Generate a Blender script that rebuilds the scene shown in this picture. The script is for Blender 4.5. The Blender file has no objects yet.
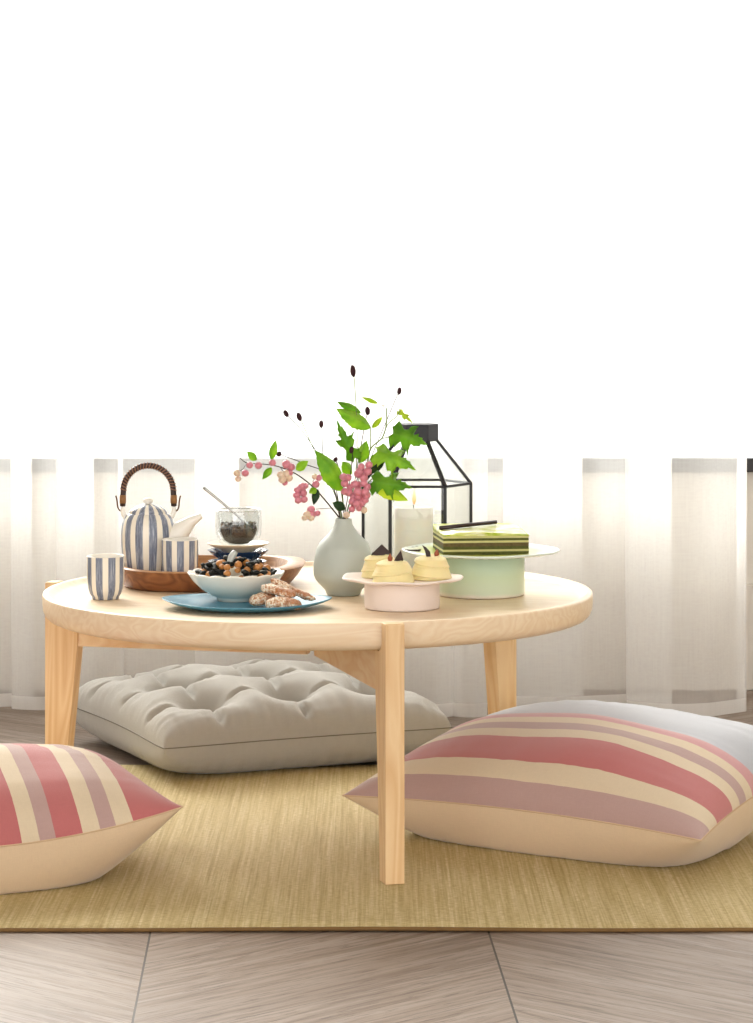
import bpy, bmesh, math, random
from mathutils import Vector, Matrix, noise
random.seed(7)
PI = math.pi
# ---- camera numbers: level view camera with a falling front (vertical shift) ----
F, CX, HY = 2743.0, 376.5, 280.0
CY, CH = -4.51, 0.896
T = 0.3895; S = 0.3815; TX = -0.0955; R = 0.45
def wx(px, y): return (px-CX)*(y-CY)/F
def wz(py, y): return CH-(py-HY)*(y-CY)/F
def P(px, py, y): return Vector((wx(px, y), y, wz(py, y)))
SC = bpy.context.scene
COL = SC.collection

# ------------------------------------------------------------------ materials
def srgb(r, g, b):
    f = lambda c: (c/255/12.92) if c/255 <= .04045 else ((c/255+.055)/1.055)**2.4
    return (f(r), f(g), f(b), 1)
class NT:
    def __init__(s, name):
        s.m = bpy.data.materials.new(name); s.m.use_nodes = True
        s.t = s.m.node_tree; s.t.nodes.clear()
        s.out = s.n('ShaderNodeOutputMaterial')
    def n(s, typ, **kw):
        nd = s.t.nodes.new(typ)
        for k, v in kw.items():
            if k.startswith('i_'):
                key = k[2:]
                nd.inputs[int(key) if key.isdigit() else key.replace('_', ' ')].default_value = v
            else: setattr(nd, k, v)
        return nd
    def l(s, a, b): s.t.links.new(a, b)
    def math(s, op, a, b=None, c=None):
        nd = s.n('ShaderNodeMath', operation=op)
        for i, v in enumerate((a, b, c)):
            if v is None: continue
            if hasattr(v, 'links') or hasattr(v, 'is_linked'): s.l(v, nd.inputs[i])
            else: nd.inputs[i].default_value = v
        return nd.outputs[0]
    def mix(s, fac, a, b, mode='MIX'):
        nd = s.n('ShaderNodeMix', data_type='RGBA', blend_type=mode)
        for sock, v in ((nd.inputs[0], fac), (nd.inputs[6], a), (nd.inputs[7], b)):
            if hasattr(v, 'is_linked'): s.l(v, sock)
            else: sock.default_value = v
        return nd.outputs[2]
    def coord(s, kind='Object', scale=(1,1,1), rot=(0,0,0)):
        tc = s.n('ShaderNodeTexCoord'); mp = s.n('ShaderNodeMapping')
        mp.inputs['Scale'].default_value = scale; mp.inputs['Rotation'].default_value = rot
        s.l(tc.outputs[kind], mp.inputs['Vector']); return mp.outputs[0]
    def noise(s, vec, scale, detail=4, rough=.5, dist=0):
        nd = s.n('ShaderNodeTexNoise'); s.l(vec, nd.inputs['Vector'])
        nd.inputs['Scale'].default_value = scale; nd.inputs['Detail'].default_value = detail
        nd.inputs['Roughness'].default_value = rough; nd.inputs['Distortion'].default_value = dist
        return nd.outputs['Fac']
    def ramp(s, fac, stops, interp='LINEAR'):
        nd = s.n('ShaderNodeValToRGB'); s.l(fac, nd.inputs[0]); cr = nd.color_ramp; cr.interpolation = interp
        while len(cr.elements) < len(stops): cr.elements.new(.5)
        for e, (p, c) in zip(cr.elements, stops): e.position = p; e.color = c
        return nd.outputs[0]
    def bump(s, h, strength=.3, dist=.001):
        nd = s.n('ShaderNodeBump'); s.l(h, nd.inputs['Height'])
        nd.inputs['Strength'].default_value = strength; nd.inputs['Distance'].default_value = dist
        return nd.outputs[0]
    def bsdf(s, color, rough=.6, metal=0, spec=.5, bump=None, **kw):
        b = s.n('ShaderNodeBsdfPrincipled')
        if hasattr(color, 'is_linked'): s.l(color, b.inputs['Base Color'])
        else: b.inputs['Base Color'].default_value = color
        if hasattr(rough, 'is_linked'): s.l(rough, b.inputs['Roughness'])
        else: b.inputs['Roughness'].default_value = rough
        b.inputs['Metallic'].default_value = metal; b.inputs['Specular IOR Level'].default_value = spec
        for k, v in kw.items(): b.inputs[k.replace('_', ' ')].default_value = v
        if bump is not None: s.l(bump, b.inputs['Normal'])
        s.l(b.outputs[0], s.out.inputs[0]); return b

def plain(name, col, rough=.5, var=.08, nscale=30, bstr=.1, bscale=200, metal=0, spec=.5, **kw):
    m = NT(name); v = m.coord()
    c2 = tuple(max(0, c*(1-var*2.2)) for c in col[:3])+(1,)
    c = m.mix(m.noise(v, nscale), col, c2)
    m.bsdf(c, rough, metal, spec, m.bump(m.noise(v, bscale), bstr), **kw)
    return m.m
def wood(name, light, dark, scale=(1,1,1), rough=.45, freq=14, mid=None):
    m = NT(name); v = m.coord(scale=scale)
    big = m.noise(v, 2.2, 2, .5, .6)
    rings = m.math('FRACT', m.math('MULTIPLY', big, freq))
    rings = m.math('ABSOLUTE', m.math('SUBTRACT', rings, .5))
    fine = m.noise(v, 60, 5, .6)
    c = m.mix(m.math('MULTIPLY', rings, 1.5), light, dark)
    c = m.mix(m.math('MULTIPLY', fine, .35), c, dark)
    m.bsdf(c, rough, 0, .4, m.bump(fine, .12, .0006))
    return m.m
ASH_L, ASH_D = srgb(242, 217, 180), srgb(222, 182, 134)
M = {}
M['ash_x'] = wood('pale_ash_top', srgb(243, 223, 194), srgb(230, 202, 167), (1.2, 9, 9), .38, 9)
M['ash_leg'] = wood('honey_ash_leg', srgb(238, 208, 164), srgb(217, 174, 124), (9, 9, .9), .45, 9)
M['tray'] = wood('walnut_brown_tray', srgb(158, 102, 62), srgb(100, 58, 34), (2.5, 12, 12), .4, 8)
M['tray_cut'] = wood('tray_cut_wood', srgb(206, 160, 116), srgb(168, 118, 78), (2.5, 12, 12), .4, 8)

def m_floor():
    m = NT('grey_brown_chevron_oak')
    tc = m.n('ShaderNodeTexCoord'); sp = m.n('ShaderNodeSeparateXYZ'); m.l(tc.outputs['Object'], sp.inputs[0])
    x, y = sp.outputs[0], sp.outputs[1]
    w = .4646
    xp = m.math('ADD', x, m.math('MULTIPLY', y, .035))
    q0 = m.math('DIVIDE', m.math('SUBTRACT', xp, -.31+.035*-.758), w)
    col = m.math('FLOOR', q0); fr = m.math('SUBTRACT', q0, col)
    par = m.math('SUBTRACT', m.math('MULTIPLY', m.math('FLOORED_MODULO', col, 2.0), 2.0), 1.0)   # -1 in the middle column
    fx = m.math('MULTIPLY', fr, w)
    ca, sa = math.cos(R_A), math.sin(R_A)
    # across plank / along plank
    ac = m.math('ADD', m.math('MULTIPLY', y, ca), m.math('MULTIPLY', m.math('MULTIPLY', fx, par), sa))
    al = m.math('SUBTRACT', m.math('MULTIPLY', fx, ca), m.math('MULTIPLY', m.math('MULTIPLY', y, par), sa))
    pw = .135
    pq = m.math('DIVIDE', m.math('ADD', ac, .045), pw); pid = m.math('FLOOR', pq); pf = m.math('SUBTRACT', pq, pid)
    seam1 = m.math('LESS_THAN', m.math('MINIMUM', pf, m.math('SUBTRACT', 1, pf)), .0045)
    seam2 = m.math('LESS_THAN', m.math('MINIMUM', fr, m.math('SUBTRACT', 1, fr)), .003)
    idn = m.n('ShaderNodeCombineXYZ'); m.l(pid, idn.inputs[0]); m.l(col, idn.inputs[1])
    wn = m.n('ShaderNodeTexWhiteNoise', noise_dimensions='3D'); m.l(idn.outputs[0], wn.inputs[0])
    gv = m.n('ShaderNodeCombineXYZ')
    m.l(m.math('MULTIPLY', al, 1.1), gv.inputs[0])
    m.l(m.math('MULTIPLY', ac, 21), gv.inputs[1])
    m.l(m.math('MULTIPLY', wn.outputs[0], 9), gv.inputs[2])
    g1 = m.noise(gv.outputs[0], 3.0, 6, .62, .8)
    g2 = m.noise(gv.outputs[0], 13, 6, .7, .6)
    c = m.ramp(g1, [(.28, srgb(94, 76, 64)), (.42, srgb(130, 113, 100)), (.60, srgb(153, 138, 126))])
    c = m.mix(m.math('MULTIPLY', m.ramp(g2, [(.52, (0,0,0,1)), (.62, (1,1,1,1))]), .75), c, srgb(80, 62, 52))
    c = m.mix(m.math('MULTIPLY', wn.outputs[0], .25), c, srgb(104, 84, 70))
    seam = m.math('MAXIMUM', m.math('MULTIPLY', seam1, .6), seam2)
    c = m.mix(seam, c, srgb(48, 38, 32))
    h = m.math('SUBTRACT', m.math('MULTIPLY', g2, .3), seam)
    m.bsdf(c, .5, 0, .35, m.bump(h, .3, .0015))
    return m.m
R_A = math.radians(40)
M['floor'] = m_floor()

def m_mat():
    m = NT('woven_straw'); tc = m.n('ShaderNodeTexCoord'); sp = m.n('ShaderNodeSeparateXYZ'); m.l(tc.outputs['Object'], sp.inputs[0])
    x, y = sp.outputs[0], sp.outputs[1]
    v1 = m.coord(scale=(1, .014, 1)); v2 = m.coord(scale=(.3, 1, 1))
    strands = m.noise(v1, 230, 4, .7); rows = m.noise(v2, 330, 2, .6); bands = m.noise(v1, 22, 3, .6)
    wv = m.math('MULTIPLY', m.math('SINE', m.math('MULTIPLY', x, 1500)), m.math('SINE', m.math('MULTIPLY', y, 1000)))
    c = m.ramp(strands, [(.3, srgb(172, 152, 106)), (.5, srgb(208, 190, 142)), (.7, srgb(234, 219, 176))])
    c = m.mix(m.math('MULTIPLY', bands, .55), c, srgb(190, 168, 114))
    c = m.mix(m.ramp(rows, [(.42, (.4,.4,.4,1)), (.55, (0,0,0,1))]), c, srgb(150, 124, 76))
    h = m.math('ADD', m.math('ADD', strands, rows), m.math('MULTIPLY', wv, .4))
    m.bsdf(c, .75, 0, .2, m.bump(h, .7, .002)); return m.m
M['mat'] = m_mat()
M['mat_edge'] = plain('mat_binding', srgb(132, 98, 52), .8, .2, 80, .5, 400)

def m_fabric(name, colsock=None, col=None, wr=.85, weave=1400, bstr=.25, streak=.0):
    m = NT(name); tc = m.n('ShaderNodeTexCoord'); sp = m.n('ShaderNodeSeparateXYZ'); m.l(tc.outputs['UV'], sp.inputs[0])
    a = m.math('SINE', m.math('MULTIPLY', sp.outputs[0], weave)); b = m.math('SINE', m.math('MULTIPLY', sp.outputs[1], weave))
    wv = m.math('MULTIPLY', a, b)
    v = m.coord('UV'); slub = m.noise(m.coord('UV', (1, 14, 1)), 34, 5, .75); slub2 = m.noise(m.coord('UV', (14, 1, 1)), 34, 5, .75)
    c = colsock(m, sp) if colsock else col
    dk = m.mix(1.0, c, (.62, .60, .60, 1), 'MULTIPLY')
    c = m.mix(m.math('MULTIPLY', m.math('ADD', slub, slub2), .42), c, dk)
    soft = m.noise(v, 9, 3, .5)
    h = m.math('ADD', m.math('MULTIPLY', wv, .4), m.math('ADD', slub, m.math('MULTIPLY', soft, 2.0)))
    m.bsdf(c, wr, 0, .15, m.bump(h, bstr, .0015), Sheen_Weight=.4)
    return m.m
CREAM = srgb(232, 214, 184); RED = srgb(200, 118, 118); MAUVE = srgb(196, 164, 158); WHITE = srgb(232, 226, 222); GRB = srgb(190, 194, 203); PINK = srgb(216, 158, 160)
def stripes(stops):
    def f(m, sp):
        n = m.noise(m.coord('UV', (1, 40, 1)), 30, 2)
        t = m.math('ADD', sp.outputs[1], m.math('MULTIPLY', m.math('SUBTRACT', n, .5), .002))
        return m.ramp(t, stops, 'CONSTANT')
    return f
M['stripeB'] = m_fabric('striped_linen_blue_end', stripes([(0, MAUVE), (.085, CREAM), (.16, RED), (.295, CREAM), (.355, MAUVE), (.405, CREAM), (.45, PINK), (.505, GRB)]))
M['stripeC'] = m_fabric('striped_linen_red_end', stripes([(0, RED), (.125, CREAM), (.165, MAUVE), (.205, CREAM), (.25, RED), (.315, MAUVE), (.355, CREAM), (.395, RED), (.48, PINK), (.53, WHITE), (.62, MAUVE), (.68, CREAM)]))
M['backing'] = m_fabric('cream_cotton_backing', col=srgb(234, 208, 174), bstr=.15)
M['grey_linen'] = m_fabric('grey_linen', col=srgb(190, 187, 180), bstr=.35, weave=2600)
M['thread'] = plain('seam_thread', srgb(120, 114, 106), .8)
M['thread_c'] = plain('cream_piping', srgb(214, 184, 150), .8)

def m_stripe_cer(name, n, off=0, white=False):
    m = NT(name); tc = m.n('ShaderNodeTexCoord'); sp = m.n('ShaderNodeSeparateXYZ'); m.l(tc.outputs['UV'], sp.inputs[0])
    nz = m.noise(m.coord('UV', (1, .12, 1)), 7, 2)
    u = m.math('ADD', m.math('MULTIPLY', sp.outputs[0], n), off)
    u = m.math('ADD', u, m.math('MULTIPLY', m.math('SUBTRACT', nz, .5), .12))
    fr = m.math('FRACT', u)
    brush = m.noise(m.coord('UV', (1, .03, 1)), 150, 3, .7)
    blue = m.ramp(brush, [(.3, srgb(84, 92, 110)), (.5, srgb(116, 124, 144)), (.66, srgb(188, 192, 202))])
    msk = m.ramp(fr, [(0, (0,0,0,1)), (.20, (0,0,0,1)), (.23, (1,1,1,1)), (.77, (1,1,1,1)), (.80, (0,0,0,1))])
    c = m.mix(msk, srgb(240, 232, 216), blue)
    m.bsdf(c, .28, 0, .5, m.bump(brush, .08, .0005)); return m.m
M['cer_pot'] = m_stripe_cer('blue_striped_glaze_pot', 12)
M['cer_cup'] = m_stripe_cer('blue_striped_glaze_cup', 9, .1)
M['cer_white'] = plain('white_glaze', srgb(243, 238, 228), .25, .02)
M['cane'] = plain('dark_cane_wrap', srgb(64, 38, 28), .45, .3, 60, .4, 300)
M['cane_light'] = plain('tan_cane_band', srgb(160, 112, 62), .5, .2)
M['cane_rope'] = plain('russet_cane_strand', srgb(150, 104, 76), .5, .2)
M['copper'] = plain('bronze_wire', srgb(96, 60, 40), .4, .1, metal=.6)
M['blue_plate'] = plain('teal_blue_glaze', srgb(74, 142, 170), .3, .08, 18)
M['navy'] = plain('navy_glaze', srgb(34, 62, 100), .22, .15, 40)
M['cream_dish'] = plain('cream_stoneware', srgb(238, 226, 200), .4, .05)
def m_bowl():
    m = NT('celadon_bowl_glaze'); tc = m.n('ShaderNodeTexCoord'); sp = m.n('ShaderNodeSeparateXYZ'); m.l(tc.outputs['Object'], sp.inputs[0])
    n = m.noise(m.coord(), 30, 3)
    z = m.math('ADD', m.math('MULTIPLY', sp.outputs[2], 22), m.math('MULTIPLY', n, .3))
    c = m.ramp(z, [(.12, srgb(232, 228, 212)), (.28, srgb(204, 220, 214)), (.5, srgb(228, 230, 216)), (.8, srgb(246, 240, 226))])
    m.bsdf(c, .25, 0, .5); return m.m
M['bowl'] = m_bowl()
M['vase'] = plain('sage_grey_matte_glaze', srgb(188, 194, 186), .5, .05, 12, .12, 60)
M['pink_cer'] = plain('blush_pink_ceramic', srgb(240, 226, 218), .42, .03)
def m_green_plate():
    m = NT('pale_plate_with_green_glaze'); tc = m.n('ShaderNodeTexCoord'); sp = m.n('ShaderNodeSeparateXYZ'); m.l(tc.outputs['Object'], sp.inputs[0])
    r = m.math('POWER', m.math('ADD', m.math('MULTIPLY', sp.outputs[0], sp.outputs[0]), m.math('MULTIPLY', sp.outputs[1], sp.outputs[1])), .5)
    n = m.noise(m.coord(), 30, 3)
    rr = m.math('ADD', r, m.math('MULTIPLY', m.math('SUBTRACT', n, .5), .02))
    c = m.ramp(m.math('MULTIPLY', rr, 7.0), [(.0, srgb(196, 206, 80)), (.62, srgb(206, 214, 96)), (.76, srgb(228, 234, 204)), (.86, srgb(222, 232, 222))])
    # dark brushed dashes round the lip
    ang = m.math('ARCTAN2', sp.outputs[1], sp.outputs[0])
    ds = m.math('GREATER_THAN', m.math('SINE', m.math('MULTIPLY', ang, 46)), -.1)
    ring = m.math('MULTIPLY', m.math('GREATER_THAN', r, .1165), m.math('LESS_THAN', r, .1205))
    gate = m.math('GREATER_THAN', m.noise(m.coord(), 24, 2), .47)
    c = m.mix(m.math('MULTIPLY', m.math('MULTIPLY', ds, ring), gate), c, srgb(50, 46, 44))
    m.bsdf(c, .28, 0, .5); return m.m
M['green_plate'] = m_green_plate()
def m_drum():
    m = NT('mint_celadon_drum'); tc = m.n('ShaderNodeTexCoord'); sp = m.n('ShaderNodeSeparateXYZ'); m.l(tc.outputs['Object'], sp.inputs[0])
    n = m.noise(m.coord(), 22, 4)
    z = m.math('ADD', m.math('MULTIPLY', sp.outputs[2], 13), m.math('MULTIPLY', n, .12))
    c = m.ramp(z, [(.08, srgb(238, 228, 214)), (.16, srgb(212, 224, 200)), (.5, srgb(200, 218, 188)), (.85, srgb(186, 214, 198))])
    m.bsdf(c, .3, 0, .5); return m.m
M['drum'] = m_drum()
M['puff'] = plain('pale_yellow_pastry', srgb(250, 232, 172), .6, .06, 40, .3, 260, Subsurface_Weight=.15, Subsurface_Scale=.01)
M['choc'] = plain('dark_chocolate', srgb(48, 26, 22), .35, .1)
M['almond'] = plain('almond_skin', srgb(168, 84, 48), .5, .2)
M['cake_cream'] = plain('pale_matcha_cream', srgb(206, 200, 132), .65, .1, 120, .4, 500)
M['cake_brown'] = plain('brown_matcha_sponge', srgb(116, 98, 58), .85, .3, 250, .8, 700)
M['cake_green'] = plain('dark_matcha_sponge', srgb(98, 102, 42), .85, .3, 250, .8, 700)
def m_glaze():
    m = NT('matcha_glaze'); n = m.noise(m.coord(), 22, 3, .5, .5)
    c = m.ramp(n, [(.38, srgb(240, 238, 206)), (.52, srgb(220, 222, 130)), (.66, srgb(168, 188, 46))])
    m.bsdf(c, .22, 0, .5); return m.m
M['glaze'] = m_glaze()
M['black_metal'] = plain('black_lantern_metal', srgb(38, 37, 40), .42, .1, metal=.3)
M['cap_metal'] = plain('black_lantern_cap', srgb(46, 46, 54), .5, .1, metal=.2)
M['wax'] = plain('white_wax', srgb(254, 250, 242), .5, .01, 30, .05, Subsurface_Weight=.1, Subsurface_Scale=.02)
M['wick'] = plain('black_wick', srgb(30, 24, 20), .9)
M['tea'] = plain('dry_tea_leaves', srgb(48, 42, 40), .8, .4, 90, .8, 400)
M['tea2'] = plain('brown_tea_leaves', srgb(120, 92, 66), .8, .3, 90, .8, 400)
M['steel'] = plain('brushed_steel', srgb(186, 186, 184), .25, .05, metal=.9)
M['nut'] = plain('roasted_nut', srgb(216, 146, 76), .5, .25, 120)
M['seaweed'] = plain('dark_green_black_seaweed', srgb(34, 36, 30), .6, .3, 120, .4, spec=.25)
M['fish'] = plain('silvery_dried_fish', srgb(206, 210, 206), .4, .15, 200)
def m_cookie():
    m = NT('sesame_crust'); v = m.coord()
    vo = m.n('ShaderNodeTexVoronoi'); m.l(v, vo.inputs['Vector']); vo.inputs['Scale'].default_value = 330
    d = vo.outputs['Distance']; n = m.noise(v, 60, 3)
    c = m.ramp(d, [(.3, srgb(250, 240, 222)), (.6, srgb(228, 190, 152)), (.8, srgb(186, 124, 84))])
    c = m.mix(m.ramp(n, [(.45, (0,0,0,1)), (.6, (.85,.85,.85,1))]), c, srgb(176, 112, 70))
    m.bsdf(c, .55, 0, .4, m.bump(m.math('SUBTRACT', 1, d), .8, .002)); return m.m
M['cookie'] = m_cookie()
M['biscuit'] = plain('golden_biscuit', srgb(206, 146, 98), .6, .2, 80, .4)
M['stem'] = plain('dark_brown_twig', srgb(64, 48, 42), .6, .2)
M['stem_green'] = plain('green_stem', srgb(120, 142, 70), .5, .15)
M['burnet'] = plain('maroon_flower_head', srgb(66, 24, 34), .8, .3, 200, 1.0, 700)
def m_leaf(name, a, b):
    m = NT(name); n = m.noise(m.coord(), 35, 3)
    c = m.mix(m.ramp(n, [(.35, (0,0,0,1)), (.65, (1,1,1,1))]), a, b)
    p = m.bsdf(c, .42, 0, .4)
    tr = m.n('ShaderNodeBsdfTranslucent'); m.l(c, tr.inputs[0])
    mx = m.n('ShaderNodeMixShader'); mx.inputs[0].default_value = .5
    m.l(p.outputs[0], mx.inputs[1]); m.l(tr.outputs[0], mx.inputs[2]); m.l(mx.outputs[0], m.out.inputs[0])
    return m.m
M['leaf'] = m_leaf('fresh_green_leaf', srgb(180, 216, 62), srgb(128, 186, 40))
M['leaf_m'] = m_leaf('mid_green_leaf', srgb(136, 188, 50), srgb(92, 152, 32))
M['leaf_y'] = m_leaf('yellow_green_leaf', srgb(216, 228, 80), srgb(176, 206, 50))
M['leaf_d'] = m_leaf('dark_green_leaf', srgb(50, 84, 40), srgb(36, 62, 30))
M['berry'] = plain('pink_snowberry', srgb(238, 150, 166), .3, .24, 160, .1, Subsurface_Weight=.2, Subsurface_Scale=.004)
M['berry_c'] = plain('cream_pink_snowberry', srgb(246, 218, 190), .4, .2, 160, .1, Subsurface_Weight=.2, Subsurface_Scale=.004)
M['wall'] = plain('warm_white_plaster', srgb(222, 216, 207), .8, .03, 6, .1, 90)
M['skirting'] = plain('painted_skirting', srgb(218, 211, 201), .6, .03)
M['sill'] = plain('black_sill', srgb(38, 37, 40), .5, .08)
M['frame_w'] = plain('white_window_frame', srgb(236, 236, 236), .4, .02)

def m_sheer(name, trans, col=(.93, .92, .905, 1)):
    m = NT(name); v = m.coord('Object')
    wv = m.math('MULTIPLY', m.noise(m.coord('Object', (1, 1, .05)), 260, 2), m.noise(m.coord('Object', (.05, 1, 1)), 260, 2))
    d = m.n('ShaderNodeBsdfDiffuse'); d.inputs[0].default_value = col
    t = m.n('ShaderNodeBsdfTranslucent'); t.inputs[0].default_value = col
    mx = m.n('ShaderNodeMixShader'); mx.inputs[0].default_value = .45; m.l(d.outputs[0], mx.inputs[1]); m.l(t.outputs[0], mx.inputs[2])
    tr = m.n('ShaderNodeBsdfTransparent')
    m2 = m.n('ShaderNodeMixShader'); m.l(mx.outputs[0], m2.inputs[1]); m.l(tr.outputs[0], m2.inputs[2])
    f = m.math('ADD', trans-.025, m.math('MULTIPLY', wv, .1)); m.l(f, m2.inputs[0])
    m.l(m2.outputs[0], m.out.inputs[0]); return m.m
M['sheer'] = m_sheer('sheer_white_voile', .62)
M['hem'] = m_sheer('folded_voile_hem', .34)
def m_glass(name, tint=(1,1,1,1), ior=1.45, base=.03):
    m = NT(name)
    tr = m.n('ShaderNodeBsdfTransparent'); tr.inputs[0].default_value = tint
    g = m.n('ShaderNodeBsdfGlossy'); g.inputs['Roughness'].default_value = .02
    ge = m.n('ShaderNodeNewGeometry'); dp = m.n('ShaderNodeVectorMath', operation='DOT_PRODUCT')
    m.l(ge.outputs['Normal'], dp.inputs[0]); m.l(ge.outputs['Incoming'], dp.inputs[1])
    sch = m.math('POWER', m.math('SUBTRACT', 1, m.math('ABSOLUTE', dp.outputs['Value'])), 5)
    mx = m.n('ShaderNodeMixShader'); m.l(m.math('ADD', m.math('MULTIPLY', sch, .8), base), mx.inputs[0]); m.l(tr.outputs[0], mx.inputs[1]); m.l(g.outputs[0], mx.inputs[2])
    m.l(mx.outputs[0], m.out.inputs[0]); return m.m
M['pane'] = m_glass('clear_pane', (.97, .98, .97, 1))
M['glass'] = m_glass('tumbler_glass', (.93, .945, .945, 1), 1.5, .09)
M['glass_rim'] = m_glass('tumbler_rim_glass', (.97, .98, .98, 1), 1.5, .45)
def m_flame():
    m = NT('candle_flame'); tc = m.n('ShaderNodeTexCoord'); sp = m.n('ShaderNodeSeparateXYZ'); m.l(tc.outputs['Object'], sp.inputs[0])
    c = m.ramp(m.math('MULTIPLY', sp.outputs[2], 45), [(.05, (1,.30,.05,1)), (.35, (1,.55,.16,1)), (.9, (1,.80,.42,1))])
    e = m.n('ShaderNodeEmission'); m.l(c, e.inputs[0]); e.inputs[1].default_value = 1.3
    m.l(e.outputs[0], m.out.inputs[0]); return m.m
M['flame'] = m_flame()

# ------------------------------------------------------------------ object helpers
def obj(name, bm, mat, parent=None, smooth=True, loc=None, rotz=0):
    me = bpy.data.meshes.new(name)
    bmesh.ops.recalc_face_normals(bm, faces=bm.faces)
    bm.to_mesh(me); bm.free()
    if smooth:
        for p in me.polygons: p.use_smooth = True
    for mm in (mat if isinstance(mat, (list, tuple)) else [mat]): me.materials.append(mm)
    o = bpy.data.objects.new(name, me); COL.objects.link(o)
    if loc is not None: o.location = loc
    o.rotation_euler.z = rotz
    if parent: o.parent = parent
    return o
def sharp(o, ang=35):
    me = o.data
    bm = bmesh.new(); bm.from_mesh(me)
    for e in bm.edges:
        if len(e.link_faces) == 2 and e.calc_face_angle(0) > math.radians(ang): e.smooth = False
    bm.to_mesh(me); bm.free(); return o
def tag(o, label, cat, group=None):
    o['label'] = label; o['category'] = cat
    if group: o['group'] = group
    return o
def thing(name, label, cat, loc=(0,0,0), rotz=0, group=None):
    o = bpy.data.objects.new(name, None); COL.objects.link(o); o.empty_display_size = .05
    o.location = loc; o.rotation_euler.z = rotz
    return tag(o, label, cat, group)
def struct(o): o['kind'] = 'structure'; return o
def dup(root, loc=None, rot=None, label=None):
    r = root.copy(); COL.objects.link(r)
    if loc is not None: r.location = loc
    if rot is not None: r.rotation_euler = rot
    if label: r['label'] = label
    for ch in list(root.children):
        c = ch.copy(); COL.objects.link(c); c.parent = r
        for g in ch.children:
            d = g.copy(); COL.objects.link(d); d.parent = c
    return r
def box(bm, x0, x1, y0, y1, z0, z1, bevel=0, seg=2):
    r = bmesh.ops.create_cube(bm, size=1)
    vs = r['verts']
    for v in vs:
        v.co = Vector(((x0+x1)/2+v.co.x*(x1-x0), (y0+y1)/2+v.co.y*(y1-y0), (z0+z1)/2+v.co.z*(z1-z0)))
    if bevel:
        es = list({e for v in vs for e in v.link_edges})
        bmesh.ops.bevel(bm, geom=es, offset=bevel, segments=seg, affect='EDGES', profile=.5)
    return bm
def lathe(prof, n=48, mod=None, bm=None, uv=True, close=False):
    """prof: list of (r, z); mod(ang, r, z, i)->(r,z)"""
    bm = bm or bmesh.new(); rings = []
    uvl = bm.loops.layers.uv.verify()
    for i, (r, z) in enumerate(prof):
        if r < 1e-6: rings.append([bm.verts.new((0, 0, z))]); continue
        ring = []
        for k in range(n):
            a = 2*PI*k/n; rr, zz = mod(a, r, z, i) if mod else (r, z)
            ring.append(bm.verts.new((rr*math.cos(a), rr*math.sin(a), zz)))
        rings.append(ring)
    L = len(rings)
    for i in range(L if close else L-1):
        A, B = rings[i], rings[(i+1) % L]
        for k in range(n):
            k2 = (k+1) % n; u0, u1 = k/n, (k+1)/n; v0, v1 = i/L, (i+1)/L
            if len(A) == 1 and len(B) == 1: continue
            if len(A) == 1: vs = [A[0], B[k], B[k2]]; us = [((u0+u1)/2, v0), (u0, v1), (u1, v1)]
            elif len(B) == 1: vs = [A[k], B[0], A[k2]]; us = [(u0, v0), ((u0+u1)/2, v1), (u1, v0)]
            else: vs = [A[k], B[k], B[k2], A[k2]]; us = [(u0, v0), (u0, v1), (u1, v1), (u1, v0)]
            f = bm.faces.new(vs)
            for lp, q in zip(f.loops, us): lp[uvl].uv = q
    return bm
def catmull(pts, sub=6):
    out = []; n = len(pts)
    for i in range(n-1):
        p0 = pts[max(i-1, 0)]; p1 = pts[i]; p2 = pts[i+1]; p3 = pts[min(i+2, n-1)]
        for k in range(sub):
            t = k/sub
            out.append(.5*((2*p1)+(-p0+p2)*t+(2*p0-5*p1+4*p2-p3)*t*t+(-p0+3*p1-3*p2+p3)*t**3))
    out.append(pts[-1].copy()); return out
def tube(bm, pts, rad, n=8, cap=True):
    """rad: number or function of t"""
    pts = [Vector(p) for p in pts]; L = len(pts); rings = []
    up = Vector((0, 0, 1)); d0 = (pts[1]-pts[0]).normalized()
    if abs(d0.dot(up)) > .9: up = Vector((1, 0, 0))
    nrm = d0.cross(up).normalized()
    for i, p in enumerate(pts):
        d = (pts[min(i+1, L-1)]-pts[max(i-1, 0)])
        if d.length < 1e-9: d = d0
        d.normalize()
        nrm = (nrm-d*nrm.dot(d)).normalized(); b = d.cross(nrm)
        r = rad(i/(L-1)) if callable(rad) else rad
        rings.append([bm.verts.new(p+(nrm*math.cos(2*PI*k/n)+b*math.sin(2*PI*k/n))*r) for k in range(n)])
    for i in range(L-1):
        for k in range(n): bm.faces.new([rings[i][k], rings[i][(k+1) % n], rings[i+1][(k+1) % n], rings[i+1][k]])
    if cap:
        bm.faces.new(rings[0][::-1]); bm.faces.new(rings[-1])
    return bm
def ball(bm, c, r, sc=(1,1,1), sub=2, rot=None, jit=0):
    res = bmesh.ops.create_icosphere(bm, subdivisions=sub, radius=1)
    for v in res['verts']:
        q = Vector((v.co.x*r*sc[0], v.co.y*r*sc[1], v.co.z*r*sc[2]))
        if jit: q *= 1+jit*noise.noise(v.co*2.3+Vector(c)*90)
        if rot: q = rot @ q
        v.co = q+Vector(c)
    return bm
def bar(bm, a, b, w, h=None, upv=Vector((0,0,1))):
    """rectangular bar between a and b"""
    a, b = Vector(a), Vector(b); h = h or w; d = (b-a).normalized()
    if abs(d.dot(upv)) > .95: upv = Vector((0, 1, 0))
    s = d.cross(upv).normalized()*w/2; u = s.cross(d).normalized()*h/2
    v = [bm.verts.new(p+q) for p in (a, b) for q in (s+u, -s+u, -s-u, s-u)]
    for f in ((0,1,2,3), (7,6,5,4), (0,4,5,1), (1,5,6,2), (2,6,7,3), (3,7,4,0)): bm.faces.new([v[i] for i in f])
    return bm

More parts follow.
